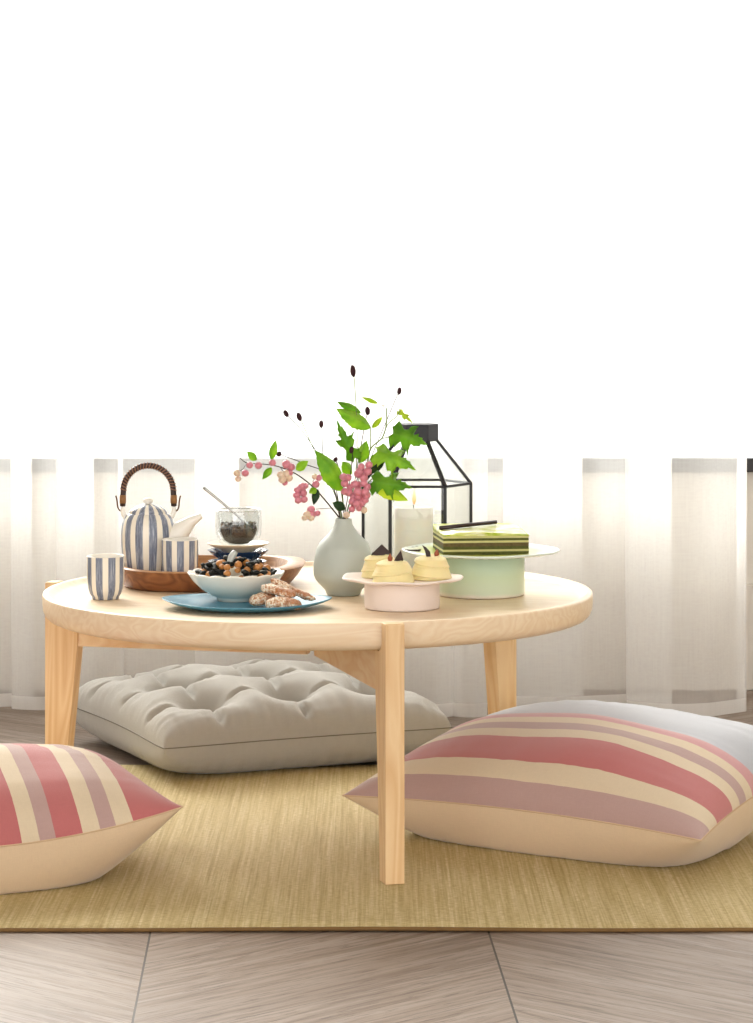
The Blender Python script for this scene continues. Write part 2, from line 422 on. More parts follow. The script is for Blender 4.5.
# ================================================================== SETTING
bm = bmesh.new(); box(bm, -3.2, 3.2, -5.6, 1.75, -.05, 0)
struct(obj('floor', bm, M['floor'], smooth=False))
WY = 1.485                                            # room face of the window wall
bm = bmesh.new(); zs, zt = .478, 2.62
box(bm, -3.2, 3.2, WY, WY+.2, 0, zs); box(bm, -3.2, 3.2, WY, WY+.2, zt, 2.9)
box(bm, -3.2, -2.5, WY, WY+.2, zs, zt); box(bm, 2.5, 3.2, WY, WY+.2, zs, zt)
struct(obj('wall_back', bm, M['wall'], smooth=False))
bm = bmesh.new(); box(bm, -3.2, 3.2, WY-.014, WY, 0, .232, .003)
struct(obj('baseboard_back', bm, M['skirting'], smooth=False))
bm = bmesh.new(); box(bm, -2.5, 2.5, WY-.03, WY+.012, zs, .508, .003)
struct(obj('trim_1', bm, M['sill'], smooth=False))
bm = bmesh.new()
for x in (-2.5, -1.25-.02, 1.25-.02, 2.46): box(bm, x, x+.04, WY+.13, WY+.17, .478, zt)
box(bm, -2.5, 2.5, WY+.13, WY+.17, .478, .492); box(bm, -2.5, 2.5, WY+.13, WY+.17, zt-.04, zt)
bm2 = bmesh.new(); box(bm2, -3.2, 3.2, -5.6, 1.75, 2.9, 2.95); struct(obj('ceiling', bm2, M['wall'], smooth=False))
bm2 = bmesh.new(); box(bm2, -3.25, -3.2, -5.6, 1.75, 0, 2.9); struct(obj('wall_left', bm2, M['wall'], smooth=False))
bm2 = bmesh.new(); box(bm2, 3.2, 3.25, -5.6, 1.75, 0, 2.9); struct(obj('wall_right', bm2, M['wall'], smooth=False))
wf = struct(obj('window_1', bm, M['frame_w'], smooth=False))
bm = bmesh.new(); box(bm, -2.48, 2.48, WY+.148, WY+.152, .482, zt-.02); obj('window_glass', bm, M['pane'], wf, False)

# ================================================================== CURTAINS
def curtain(name, path, label, z0=.006, side=None, drift=1.0, hemside=0):
    pts = catmull([Vector((wx(a, b), b, 0)) for a, b in path], 7)
    root = thing(name, label, 'curtain', (pts[0].x, 1.2, 0))
    off = Vector((pts[0].x, 1.2, 0))
    def pos(i, z, fy=0):
        p = pts[i]; t = z/2.5
        nx = noise.noise(Vector((p.x*2.1, z*.9, 3.3)))
        ny = noise.noise(Vector((p.x*5.5, z*1.6, 8.1)))
        fx = .03*nx*t*drift; pul = (1.2-p.y)*(.25*min(1, t*1.6))
        return Vector((p.x+fx, p.y+pul+.012*ny+fy, z))-off
    rows = [z0+(2.46-z0)*(k/44)**1.25 for k in range(45)]
    bm = bmesh.new(); g = [[bm.verts.new(pos(i, z)) for i in range(len(pts))] for z in rows]
    for a in range(len(rows)-1):
        for i in range(len(pts)-1): bm.faces.new([g[a][i], g[a][i+1], g[a+1][i+1], g[a+1][i]])
    obj('voile_panel', bm, M['sheer'], root)
    bm = bmesh.new(); hr = [z0-.001, z0+.012, z0+.027]
    g = [[bm.verts.new(pos(i, z, -.0025)) for i in range(len(pts))] for z in hr]
    for a in range(2):
        for i in range(len(pts)-1): bm.faces.new([g[a][i], g[a][i+1], g[a+1][i+1], g[a+1][i]])
    obj('hem', bm, M['hem'], root)
    if hemside:
        bm = bmesh.new(); n = len(pts)-1; w = hemside
        g = []
        for z in rows:
            p = pos(n, z, -.003); g.append([bm.verts.new(p+Vector((-w, 0, 0))), bm.verts.new(p+Vector((.001, 0, 0)))])
        for a in range(len(rows)-1): bm.faces.new([g[a][0], g[a][1], g[a+1][1], g[a+1][0]])
        obj('side_hem', bm, M['hem'], root)
    return root
pathA = [(-620,1.2),(-570,1.25),(-520,1.17),(-490,1.23),(-450,1.14),(-400,1.22),(-350,1.18),(-300,1.24),(-245,1.15),(-190,1.2),(-120,1.24),(-60,1.17),(-5,1.215),(14,1.225),(33,1.235),(24,1.212),(12,1.195),(36,1.17),(56,1.185),(78,1.225),(95,1.235),(80,1.205),(62,1.17),(57,1.135),(70,1.12),(92,1.14),(116,1.175),(124,1.20),(119,1.215),
         (130,1.20),(162,1.19),(196,1.205),(222,1.23),(240,1.225),(222,1.205),(200,1.185),(197,1.165),(222,1.15),(245,1.17),(285,1.19),(322,1.20),(345,1.215),(372,1.225),(352,1.195),(340,1.175),(362,1.13),(395,1.10),(425,1.075),(448,1.085),(462,1.12),(452,1.145),(436,1.15),(450,1.10),(470,1.08),(487,1.095)]
curtain('sheer_curtain', pathA, 'sheer white curtain hanging behind the teapot, left half of the window')
pathB = [(326,1.30),(350,1.29),(385,1.27),(420,1.265),(455,1.275),(486,1.26),(500,1.255),(540,1.245),(572,1.255),(583,1.25),(566,1.22),(530,1.205),(503,1.20),(515,1.185),(545,1.17),(580,1.18),(612,1.20),(634,1.215),(660,1.215),(672,1.205),(650,1.18),(630,1.155),(628,1.12),(650,1.09),(678,1.075),(705,1.085),(728,1.12),(746,1.155)]
curtain('sheer_curtain', pathB, 'sheer white curtain hanging at the right with a stitched side hem', hemside=.019)

# ================================================================== FLOOR MAT
bm = bmesh.new(); nx, ny = 160, 30; X0, X1, Y0, Y1 = -1.55, 1.6, -.741, .526
def matz(x, y): 
    e = max(0, 1-(y-Y0)/.18)
    return .006+e*.0035*max(0, noise.noise(Vector((x*2.6, 1.7, 0))))
top = [[bm.verts.new((X0+(X1-X0)*i/nx, Y0+(Y1-Y0)*j/ny+(.004*noise.noise(Vector((i*.11, 0, 0))) if j in (0, ny) else 0), matz(X0+(X1-X0)*i/nx, Y0+(Y1-Y0)*j/ny))) for i in range(nx+1)] for j in range(ny+1)]
bot = [[bm.verts.new(v.co-Vector((0, 0, .005))) for v in row] for row in top]
for j in range(ny):
    for i in range(nx):
        bm.faces.new([top[j][i], top[j][i+1], top[j+1][i+1], top[j+1][i]]); bm.faces.new([bot[j][i], bot[j+1][i], bot[j+1][i+1], bot[j][i+1]])
for i in range(nx):
    bm.faces.new([top[0][i], bot[0][i], bot[0][i+1], top[0][i+1]]); bm.faces.new([top[ny][i], top[ny][i+1], bot[ny][i+1], bot[ny][i]])
for j in range(ny):
    bm.faces.new([top[j][0], top[j+1][0], bot[j+1][0], bot[j][0]]); bm.faces.new([top[j][nx], bot[j][nx], bot[j+1][nx], top[j+1][nx]])
mt = thing('floor_mat', 'woven straw floor mat lying under the round table', 'mat')
edgept = [v.co.copy() for v in top[0]]
obj('weave', bm, M['mat'], mt)
bm = bmesh.new(); tube(bm, [p+Vector((0, -.001, -.0028)) for p in edgept], .0030, 6); obj('bound_edge', bm, M['mat_edge'], mt)

# ================================================================== TABLE
tb = thing('coffee_table', 'low round pale wood table with three tapered legs', 'table', (TX, -.02, 0)); tb.scale = (.996, .996, 1)
prof = [(0, S), (.3, S), (.418, S), (.427, S+.0008), (.433, S+.003), (.4385, T-.0012), (.441, T), (.4475, T), (.4495, T-.0015), (.4500, T-.004), (.4500, T-.018), (.449, T-.027), (.446, T-.034), (.441, T-.039), (.434, T-.042), (.425, T-.0432), (.41, T-.0435), (.3, T-.0435), (0, T-.0435)]
o = obj('tabletop', lathe(prof, 160), M['ash_x'], tb); sharp(o, 50)
for deg in (15.1, 135.4, 255.4):
    a = math.radians(deg)            # 0 = towards the camera
    rad = Vector((math.sin(a), -math.cos(a), 0)); tan = Vector((math.cos(a), math.sin(a), 0))
    def q(r, t, z): return rad*r+tan*t+Vector((0, 0, z))
    RO, hw = .4735, .0148; zb = .0066 if deg < 100 else 0.0005
    bm = bmesh.new()
    # side outline (r, z): stands proud of the rim, notched round it
    outl = [(RO, zb), (RO, T-.002), (RO-.002, T+.0005), (.4515, T+.0005), (.4515, T-.006), (.4512, T-.019), (.4505, T-.028), (.4475, T-.0355), (.442, T-.0405), (.435, T-.0436), (.425, T-.0442), (.413, T-.0442), (.416, T-.11), (.432, .12), (.440, zb)]
    L = [bm.verts.new(q(r, -hw, z)) for r, z in outl]; Rr = [bm.verts.new(q(r, hw, z)) for r, z in outl]
    bm.faces.new(L); bm.faces.new(Rr[::-1])
    for i in range(len(outl)):
        j = (i+1) % len(outl); bm.faces.new([L[j], L[i], Rr[i], Rr[j]])
    bmesh.ops.recalc_face_normals(bm, faces=bm.faces)
    o = obj('leg', bm, M['ash_leg'], tb, False)
    md = o.modifiers.new('bev', 'BEVEL'); md.width = .0012; md.segments = 2; md.limit_method = 'ANGLE'
    bm = bmesh.new(); c = []
    for (r, z) in ((.0165, T-.0442), (.4125, T-.0442), (.4155, .284), (.0165, .284)):
        c.append([bm.verts.new(q(r, -.011, z)), bm.verts.new(q(r, .011, z))])
    for i in range(4):
        j = (i+1) % 4; bm.faces.new([c[i][0], c[j][0], c[j][1], c[i][1]])
    bm.faces.new([x[0] for x in c]); bm.faces.new([x[1] for x in c][::-1])
    obj('support_beam', bm, wood('ash_beam_%d' % deg, ASH_L, ASH_D, (4, 4, 12), .45, 4), tb, False)

# ================================================================== PILLOWS
def pillow(name, label, cx, cy, rot, a, b, ht, hb, seam, mats, N=72, pinch=.07, seed=0, ea=.5, base=.007, piping='thread_c', pz=None):
    root = thing(name, label, 'pillow', (cx, cy, base), rot)
    ux = lambda u: math.copysign(1-(1-abs(u))**1.7, u)
    def pos(u, v, side, wk=1):
        uu, vv = ux(u), ux(v)
        x = a*uu*(1-pinch*(1-vv*vv)*abs(uu)**3); y = b*vv*(1-pinch*(1-uu*uu)*abs(vv)**3)
        f = max(0, (1-abs(uu)**2.05)*(1-abs(vv)**2.05))
        s = seam(uu, vv)
        edge = (1-abs(uu))*(1-abs(vv))
        wr = 0
        if f > 0:
            du, dv = 1-abs(uu), 1-abs(vv)
            wr = .006*noise.noise(Vector((uu*13+seed, vv*1.5, side*3)))*math.exp(-dv*3.4)+.006*noise.noise(Vector((uu*1.5+seed, vv*13, side*5)))*math.exp(-du*3.4)
            wr += .010*noise.noise(Vector((uu*1.8+seed, vv*1.8, side)))
            wr *= min(1, f*2.0)**1.5*wk
        if side > 0: z = s+ht*f**ea+wr
        else: z = max(0.0, s-hb*f**.5+wr*.5)
        return Vector((x, y, z))
    for side, nm, mt_ in ((1, 'striped_front', mats[0]), (-1, 'plain_backing', mats[1])):
        bm = bmesh.new(); uvl = bm.loops.layers.uv.verify()
        g = [[bm.verts.new(pos(-1+2*i/N, -1+2*j/N, side)) for i in range(N+1)] for j in range(N+1)]
        cu = [[0.0]*(N+1) for _ in range(N+1)]; cv = [[0.0]*(N+1) for _ in range(N+1)]
        sm = [[pos(-1+2*i/N, -1+2*j/N, side, 0) for i in range(N+1)] for j in range(N+1)]
        for p in range(N+1):
            for q in range(1, N+1):
                cu[p][q] = cu[p][q-1]+(sm[p][q]-sm[p][q-1]).length
                cv[p][q] = cv[p][q-1]+(sm[q][p]-sm[q-1][p]).length
        for j in range(N):
            for i in range(N):
                f = bm.faces.new([g[j][i], g[j][i+1], g[j+1][i+1], g[j+1][i]])
                for lp, (ii, jj) in zip(f.loops, ((i, j), (i+1, j), (i+1, j+1), (i, j+1))):
                    lp[uvl].uv = (cu[jj][ii]/cu[jj][N], cv[ii][jj]/cv[ii][N])
        obj(nm, bm, M[mt_], root)
    bm = bmesh.new(); loop = []
    for k in range(N): loop.append(pos(-1+2*k/N, -1, 1))
    for k in range(N): loop.append(pos(1, -1+2*k/N, 1))
    for k in range(N): loop.append(pos(1-2*k/N, 1, 1))
    for k in range(N+1): loop.append(pos(-1, 1-2*k/N, 1))
    tube(bm, loop, .0013, 6, False); obj('seam_piping', bm, M[piping], root)
    return root
# right pillow: front long edge towards the camera, stripes parallel to it
def seamB(u, v): return .064+.060*(v+1)/2+.008*(1-u*u)*(1 if v < 0 else 0)
pillow('floor_pillow', 'large pink striped floor pillow with a blue-grey end, right of the table', .345, -.095, math.radians(-33.5), .319, .242, .092, .15, seamB, ('stripeB', 'backing'), seed=2)
def seamC(u, v): return .074+.042*max(0, u)*abs(u)
# left pillow: stripes run across the near edge -> rotate the UV by building it with its stripes along local y
cR = math.radians(20.5)
rt = pillow('floor_pillow', 'red striped floor pillow with cream underside at the left edge', -.642, -.385, cR-PI/2+PI, .22, .30, .110, .15, lambda u, v: seamC(-v, u), ('stripeC', 'backing'), seed=9, ea=.62)

# tufted cushion
def cushion():
    cx, cy, rot, a = -.232, .700, math.radians(24), .290
    root = thing('floor_cushion', 'grey linen tufted floor cushion behind the round table', 'cushion', (cx, cy, .0), rot)
    N = 120; ux = lambda u: math.copysign(1-(1-abs(u))**1.5, u)
    def pos(u, v, side):
        uu, vv = ux(u), ux(v)
        rr = 1-.03*(abs(uu)*abs(vv))**6
        x = a*uu*rr*(1-.06*(1-vv*vv)*abs(uu)**3); y = a*vv*rr*(1-.06*(1-uu*uu)*abs(vv)**3)
        f = max(0, (1-abs(uu)**4)*(1-abs(vv)**4))
        s = .062
        if side > 0:
            z = s+.092*f**.42
            d = 0
            for tx in (-.165, 0, .165):
                for ty in (-.165, 0, .165):
                    q = (x-tx)**2+(y-ty)**2; d = max(d, .060*math.exp(-q/.0012)+.022*math.exp(-q/.006))
            for t in (-.165, 0, .165):
                for c_, o_ in ((x, y), (y, x)):
                    w = .009+.006*abs(noise.noise(Vector((o_*9, t*5, 1))))
                    d = max(d, .030*math.exp(-((c_-t-.006*noise.noise(Vector((o_*12, t*7, 0))))/w)**2)*(1 if abs(o_) < .17 else max(.75, 1-(abs(o_)-.17)*2)))
            z -= d*min(1, f*3)
            z += .004*noise.noise(Vector((x*22, y*22, 1)))*min(1, f*4)
        else: z = max(.0, s-.075*f**.30)
        if 0 < f < .9:
            du, dv = 1-abs(uu), 1-abs(vv)
            wz_ = .0045*noise.noise(Vector((x*75, y*6, side)))*math.exp(-dv*6)+.0045*noise.noise(Vector((x*6, y*75, side)))*math.exp(-du*6)
            z += wz_*(1 if side > 0 else .6)
            if side < 0: z = max(0, z)
        return Vector((x, y, z))
    for side, nm in ((1, 'tufted_top'), (-1, 'underside')):
        bm = bmesh.new(); uvl = bm.loops.layers.uv.verify()
        g = [[bm.verts.new(pos(-1+2*i/N, -1+2*j/N, side)) for i in range(N+1)] for j in range(N+1)]
        for j in range(N):
            for i in range(N):
                f = bm.faces.new([g[j][i], g[j][i+1], g[j+1][i+1], g[j+1][i]])
                for lp, (ii, jj) in zip(f.loops, ((i, j), (i+1, j), (i+1, j+1), (i, j+1))):
                    lp[uvl].uv = ((ux(-1+2*ii/N)+1)/2, (ux(-1+2*jj/N)+1)/2)
        obj(nm, bm, M['grey_linen'], root)
    bm = bmesh.new(); loop = []
    for k in range(N): loop.append(pos(-1+2*k/N, -1, 1))
    for k in range(N): loop.append(pos(1, -1+2*k/N, 1))
    for k in range(N): loop.append(pos(1-2*k/N, 1, 1))
    for k in range(N+1): loop.append(pos(-1, 1-2*k/N, 1))
    tube(bm, loop, .0011, 6, False); obj('seam', bm, M['thread'], root)
    root.location.z = .0072
cushion()

# ================================================================== ON THE TABLE
# ---- striped cups
def cup(label, x, y, z, rot=0):
    root = thing('tea_cup', label, 'cup', (x, y, z), rot, 'blue striped cups')
    h = .070; pr = [(0, .0045), (.018, .0045), (.0195, 0), (.0215, 0), (.0225, .004), (.0262, .009), (.0288, .017), (.0298, .028), (.0302, .045), (.0303, h-.0015)]
    obj('striped_wall', lathe(pr, 64), M['cer_cup'], root)
    pr = [(.0303, h-.0015), (.0296, h), (.0284, h-.001), (.028, h-.01), (.0275, .028), (.025, .015), (.018, .009), (0, .008)]
    obj('white_lining', lathe(pr, 64), M['cer_white'], root)
    return root
cup('blue striped handleless cup standing alone on the bare tabletop', wx(105.5, -.084), -.084, S+.0003)
ZT = S+.0149         # inside floor of the tray
cup('blue striped handleless cup inside the wooden tray in front of the teapot', wx(180, .045), .045, ZT, .35)

# ---- wooden tray
def tray():
    cx, cy, a, b, h = -.2805, .130, .160, .145, .035
    root = thing('wooden_tray', 'carved dark brown wooden tray holding teapot and dishes', 'tray', (cx, cy, S+.0003))
    N = 96; pw = 2.7
    def sup(t, a, b): 
        c, s = math.cos(t), math.sin(t)
        r = (abs(c/a)**pw+abs(s/b)**pw)**(-1/pw); return r*c, r*s
    def ring(bm, a, b, z, dx=0, ends=0, jit=0):
        out = []
        for k in range(N):
            t = 2*PI*k/N; x, y = sup(t, a, b)
            e = ends*(abs(x)/a)**3
            j = 1+jit*noise.noise(Vector((math.cos(t)*2, math.sin(t)*2, z*30)))
            out.append(bm.verts.new((x*j+dx, y*j, z+e)))
        return out
    def skin(bm, rs, cap0=False, cap1=False):
        for A, B in zip(rs, rs[1:]):
            for k in range(N): bm.faces.new([A[k], B[k], B[(k+1) % N], A[(k+1) % N]])
        if cap0: bm.faces.new(rs[0])
        if cap1: bm.faces.new(rs[-1])
    bm = bmesh.new()
    skin(bm, [ring(bm, .132, .126, 0, -.006), ring(bm, .140, .133, .003, -.005), ring(bm, .150, .140, h*.5, -.002, .001, .01), ring(bm, a, b, h-.002, 0, .003, .01)], True)
    obj('outer_wall', bm, M['tray'], root)
    bm = bmesh.new()
    skin(bm, [ring(bm, a, b, h-.002, 0, .003, .01), ring(bm, a-.002, b-.002, h, 0, .003, .01), ring(bm, .1400, .137, h, -.0085, .003, .01), ring(bm, .1385, .1355, h-.002, -.009, .003, .01),
              ring(bm, .134, .131, .022, -.009), ring(bm, .130, .1265, .0160, -.009), ring(bm, .12, .118, .0145, -.009), ring(bm, .06, .06, .0145, -.009)], False, True)
    obj('carved_inside', bm, M['tray_cut'], root)
tray()

# ---- teapot
def teapot():
    y = .105; x = wx(148.3, y); root = thing('teapot', 'blue striped ceramic teapot with a dark wrapped arch handle', 'teapot', (x, y, ZT))
    bp = [(0, 0), (.032, 0), (.036, .003), (.0405, .016), (.0435, .034), (.0455, .052), (.0458, .070), (.0445, .084), (.0415, .0945), (.036, .1020), (.0325, .1035)]
    bp = [(r, z_*1.035) for r, z_ in bp]
    obj('body', lathe(bp, 72), M['cer_pot'], root)
    lid = obj('lid', lathe([(.0325, .1036), (.0325, .1058), (.029, .1105), (.021, .1160), (.011, .1190), (0, .1198)], 64), M['cer_pot'], root, loc=(0, 0, .0035))
    obj('knob', lathe([(0, .1185), (.0055, .119), (.005, .1205), (.0080, .1225), (.0088, .125), (.0075, .128), (.004, .1295), (0, .130)], 32), M['cer_white'], lid)
    # spout, to the right and a touch forward
    bm = bmesh.new()
    pts = catmull([Vector((.034, -.004, .060)), Vector((.048, -.006, .071)), Vector((.061, -.008, .084)), Vector((.074, -.009, .095)), Vector((.090, -.010, .1015))], 6)
    tube(bm, pts, lambda t: .0215*(1-t)**1.25+.0055, 16)
    for v in bm.verts:
        if v.co.x > .08: v.co.z += (v.co.x-.08)*.25
    obj('spout', bm, M['cer_white'], root)
    for sx in (-1, 1):
        bm = bmesh.new()
        pts = catmull([Vector((sx*.036, 0, .100)), Vector((sx*.0405, 0, .104)), Vector((sx*.0428, 0, .110)), Vector((sx*.0430, 0, .118))], 5)
        tube(bm, pts, lambda t: .0052-.0022*t, 12)
        bmesh.ops.scale(bm, verts=bm.verts, vec=(1, .9, 1))
        obj('handle_lug', bm, M['cer_white'], root)
    hd = bmesh.new(); pts = []
    for k in range(41):
        t = PI*k/40; pts.append(Vector((-.0420*math.cos(t), 0, .148+.0425*math.sin(t))))
    pts = [Vector((-.0430, 0, .122)), Vector((-.0428, 0, .135))]+pts+[Vector((.0428, 0, .135)), Vector((.0430, 0, .122))]
    tube(hd, pts, .0048, 12); h = obj('handle', hd, M['cane'], root, loc=(0, 0, -.003))
    # twisted wrapping
    bm = bmesh.new(); pp = pts[2:-2]; cum = [0]
    for a_, b_ in zip(pp, pp[1:]): cum.append(cum[-1]+(b_-a_).length)
    for k in range(26):
        s_ = cum[-1]*(k+.5)/26
        for i in range(len(pp)-1):
            if cum[i+1] >= s_: break
        p = pp[i].lerp(pp[i+1], (s_-cum[i])/(cum[i+1]-cum[i])); d = (pp[i+1]-pp[i]).normalized(); n_ = d.cross(Vector((0, 1, 0)))
        ringp = []
        for j in range(13):
            an = 2*PI*j/12; ringp.append(p+(n_*math.cos(an)+Vector((0, 1, 0))*math.sin(an))*.0053+d*.0017*math.cos(an))
        tube(bm, ringp, .0010, 5, False)
    obj('cane_wrapping', bm, M['cane_rope'], h)
    for sx in (-1, 1):
        bm = bmesh.new(); tube(bm, [(sx*.0429, 0, .127), (sx*.0428, 0, .141)], .0056, 14); obj('cane_band', bm, M['cane_light'], h)
        bm = bmesh.new(); wp = catmull([Vector((sx*.043, .0, .121)), Vector((sx*.047, .004, .114)), Vector((sx*.051, 0, .120)), Vector((sx*.0525, -.002, .132)), Vector((sx*.0545, -.002, .140))], 5)
        tube(bm, wp, .0013, 8); obj('wire_loop', bm, M['copper'], h)
teapot()

# ---- dishes and tumbler
dx, dy = wx(238, .155), .155
def dish(name, label, x, y, z, r, h, mat, wave=0, nn=0, group=None):
    pr = [(0, .002), (r*.42, .002), (r*.45, 0), (r*.50, 0), (r*.53, .003), (r*.8, h*.55), (r*.97, h-.002), (r, h-.0005), (r*.985, h), (r*.955, h-.001), (r*.78, h*.55+.003), (r*.5, .0055), (0, .005)]
    md = (lambda a, rr, zz, i: (rr*(1+wave*math.cos(nn*a)*(rr/r)**2), zz)) if wave else None
    o = obj(name, lathe(pr, 72, md), mat, loc=(x, y, z)); return tag(o, label, 'dish', group)
z = ZT+.0006
dish('small_dish', 'navy blue dish at the bottom of the stack under the glass tumbler', dx-.001, dy, z, .0495, .022, M['navy'], .02, 14, 'navy blue dishes'); z += .0185
dish('small_dish', 'navy blue dish in the middle of the stack, just under the cream dish', dx, dy, z, .0515, .022, M['navy'], .02, 14, 'navy blue dishes'); z += .0190
dish('small_dish', 'cream shallow dish on top of the navy blue dishes', dx, dy, z, .0530, .0150, M['cream_dish']); z += .0060
ZG = z
tu = thing('glass_tumbler', 'double-walled clear glass tumbler of dark loose tea', 'glass', (dx+.001, dy, ZG))
pr = [(0, 0), (.018, 0), (.026, .003), (.034, .011), (.0385, .024), (.0395, .038), (.0390, .063), (.0382, .0655), (.0368, .0635), (.0355, .05), (.0335, .028), (.027, .012), (.018, .0065), (0, .006)]
obj('outer_wall', lathe(pr, 64), M['glass'], tu)
obj('rim', lathe([(.0366, .0634), (.0384, .0634), (.0386, .0655), (.0376, .0664), (.0366, .0655)], 64, close=True), M['glass_rim'], tu)
bm = lathe([(0, .0075), (.016, .008), (.0245, .0135), (.0295, .024), (.0315, .034), (.02, .038), (0, .038)], 32)
for k in range(700):
    a = random.random()*2*PI; zz = .0095+random.random()*.033; rm = .0335*min(1, math.sqrt(max(.05, (zz-.004)/.024)))-.004
    rr = rm*math.sqrt(random.random()) if k % 3 else rm
    if zz > .037: zz = .037+.006*random.random()
    p = Vector((rr*math.cos(a), rr*math.sin(a), zz)); d = Vector((random.gauss(0,1), random.gauss(0,1), random.gauss(0,.7))).normalized()*random.uniform(.0018, .0038)
    f0 = len(bm.faces)
    tube(bm, [p-d, p+Vector((0, 0, .0006)), p+d], lambda t: .0009*(1.15-abs(2*t-1)), 4)
    if random.random() < .22:
        bm.faces.ensure_lookup_table()
        for f in bm.faces[f0:]: f.material_index = 1
o = obj('loose_tea', bm, [M['tea'], M['tea2']], None, False, (dx+.001, dy, ZG)); tag(o, 'dark loose tea leaves filling the lower half of the glass tumbler', 'tea'); o['kind'] = 'stuff'
# spoon
sp_ = thing('tea_spoon', 'thin steel spoon leaning in the glass tumbler', 'spoon', (dx, dy, ZG))
a_ = P(203.5, 487.5, .17); b_ = P(240, 518, .152); org = Vector((dx, dy, ZG))
bm = bmesh.new(); tube(bm, catmull([a_-org, a_.lerp(b_, .5)-org+Vector((0, 0, .0006)), b_-org], 6), lambda t: .0027-.0008*t, 8); obj('shaft', bm, M['steel'], sp_)
bm = bmesh.new(); dd = (b_-a_).normalized(); c_ = b_-org+dd*.009
qr = dd.to_track_quat('X', 'Z').to_matrix()
ball(bm, c_, .0085, (1.3, .8, .28), 3, qr); obj('bowl_end', bm, M['steel'], sp_)

# ---- blue plate, leaf shaped
PX, PY = wx(247, -.205), -.205
def bplate():
    N = 96; a, b = .128, .110; bm = bmesh.new()
    def outl(t, s):
        c, sn = math.cos(t), math.sin(t)
        x = a*s*math.copysign(abs(c)**.92, c)*(1+.04*abs(c)**12); y = b*s*sn*(1-.10*abs(c)**2)
        return x, y
    lev = [(0.0, .0), (.60, .0), (.62, .0012), (.80, .003), (.92, .0065), (1.0, .0105), (1.005, .0118), (.99, .0122), (.93, .0095), (.82, .0062), (.6, .0042), (0, .004)]
    rings = []
    for s, z in lev:
        if s == 0: rings.append([bm.verts.new((0, 0, z))]); continue
        rings.append([bm.verts.new((*outl(2*PI*k/N, s), z+.004*max(0, s-.6)*abs(math.cos(2*PI*k/N))**4/.4)) for k in range(N)])
    for A, B in zip(rings, rings[1:]):
        for k in range(N):
            j = (k+1) % N
            if len(A) == 1: bm.faces.new([A[0], B[j], B[k]])
            elif len(B) == 1: bm.faces.new([A[k], A[j], B[0]])
            else: bm.faces.new([A[k], A[j], B[j], B[k]])
    o = obj('serving_plate', bm, M['blue_plate'], loc=(PX, PY, S+.0003))
    tag(o, 'teal blue plate holding the snack bowl and cookies', 'plate')
bplate()
ZP = S+.0045
# ---- fluted bowl
BX, BY = wx(236, -.145), -.145
pr = [(0, .002), (.026, .002), (.028, 0), (.030, 0), (.0305, .005), (.038, .008), (.055, .019), (.067, .030), (.0755, .0415), (.0765, .0435), (.0755, .0445), (.0735, .0435), (.065, .033), (.050, .020), (.030, .0095), (0, .009)]
def flute(a, r, z, i):
    k = max(0, (r-.03)/.046)
    return r*(1+.018*k*abs(math.sin(9*a))), z+.0022*k**3*abs(math.sin(9*a))
o = obj('snack_bowl', lathe(pr, 144, flute), M['bowl'], loc=(BX, BY, ZP+.0003)); tag(o, 'pale aqua fluted bowl of nuts and seaweed on the blue plate', 'bowl')
# contents
placed = []
def spot(rmin, base=.0):
    for _ in range(400):
        a = random.random()*2*PI; rr = .057*math.sqrt(random.random()); 
        zz = .0405+.0225*(1-(rr/.060)**2)+base+random.uniform(-.003, .003)
        p = Vector((BX+rr*math.cos(a), BY+rr*math.sin(a), ZP+zz))
        if all((p-q).length > rmin+rq for q, rq in placed): placed.append((p, rmin)); return p
    return None
nb = bmesh.new(); ball(nb, (0, 0, 0), .0062, (1, .9, .92), 3, jit=.12); nut0 = None
seeds = []
for k in range(6):      # curved strips of seaweed in a few shapes
    b2 = bmesh.new(); L_ = random.uniform(.010, .017); cv = random.uniform(-.35, .35)
    pts = [Vector((L_*(t-.5)*2, cv*L_*(1-(2*t-1)**2), .0015*math.sin(t*4+k))) for t in [i/8 for i in range(9)]]
    tube(b2, pts, lambda t: .0048*(1-abs(2*t-1)**5)**.5*(1+.25*math.sin(9*t+k))+.0008, 8)
    for v in b2.verts: v.co.z *= .62
    seeds.append(b2)
first = {}
for k in range(30):
    p = spot(.0058, .001)
    if p is None: continue
    if nut0 is None:
        nut0 = obj('roasted_nut', nb, M['nut'], loc=p); tag(nut0, 'small round roasted golden nut among seaweed in the snack bowl', 'nut', 'roasted nuts in the snack bowl')
    else:
        c = nut0.copy(); COL.objects.link(c); c.location = p; s_ = random.uniform(.75, 1.15); c.scale = (s_,)*3; c.rotation_euler = (random.random()*3, 0, random.random()*6)
for k in range(44):
    p = spot(.0045, .0)
    if p is None: continue
    j = k % 6
    if j not in first:
        c = obj('seaweed_piece', seeds[j], M['seaweed'], loc=p); tag(c, 'glossy black-green seaweed strip among nuts in the snack bowl', 'seaweed', 'seaweed strips in the snack bowl'); first[j] = c
    else: c = first[j].copy(); COL.objects.link(c); c.location = p
    c.rotation_euler = (random.uniform(-.5, .5), random.uniform(-.5, .5), random.random()*6)
bm = bmesh.new(); a_ = P(229.5, 563, -.160); b_ = P(235.5, 551.5, -.155)
tube(bm, catmull([a_, a_.lerp(b_, .5)+Vector((-.001, 0, .001)), b_], 5), lambda t: .0040+.0018*math.sin(t*3), 10)
tag(obj('dried_fish', bm, M['fish']), 'silvery white piece sticking up from the middle of the snack bowl', 'snack')

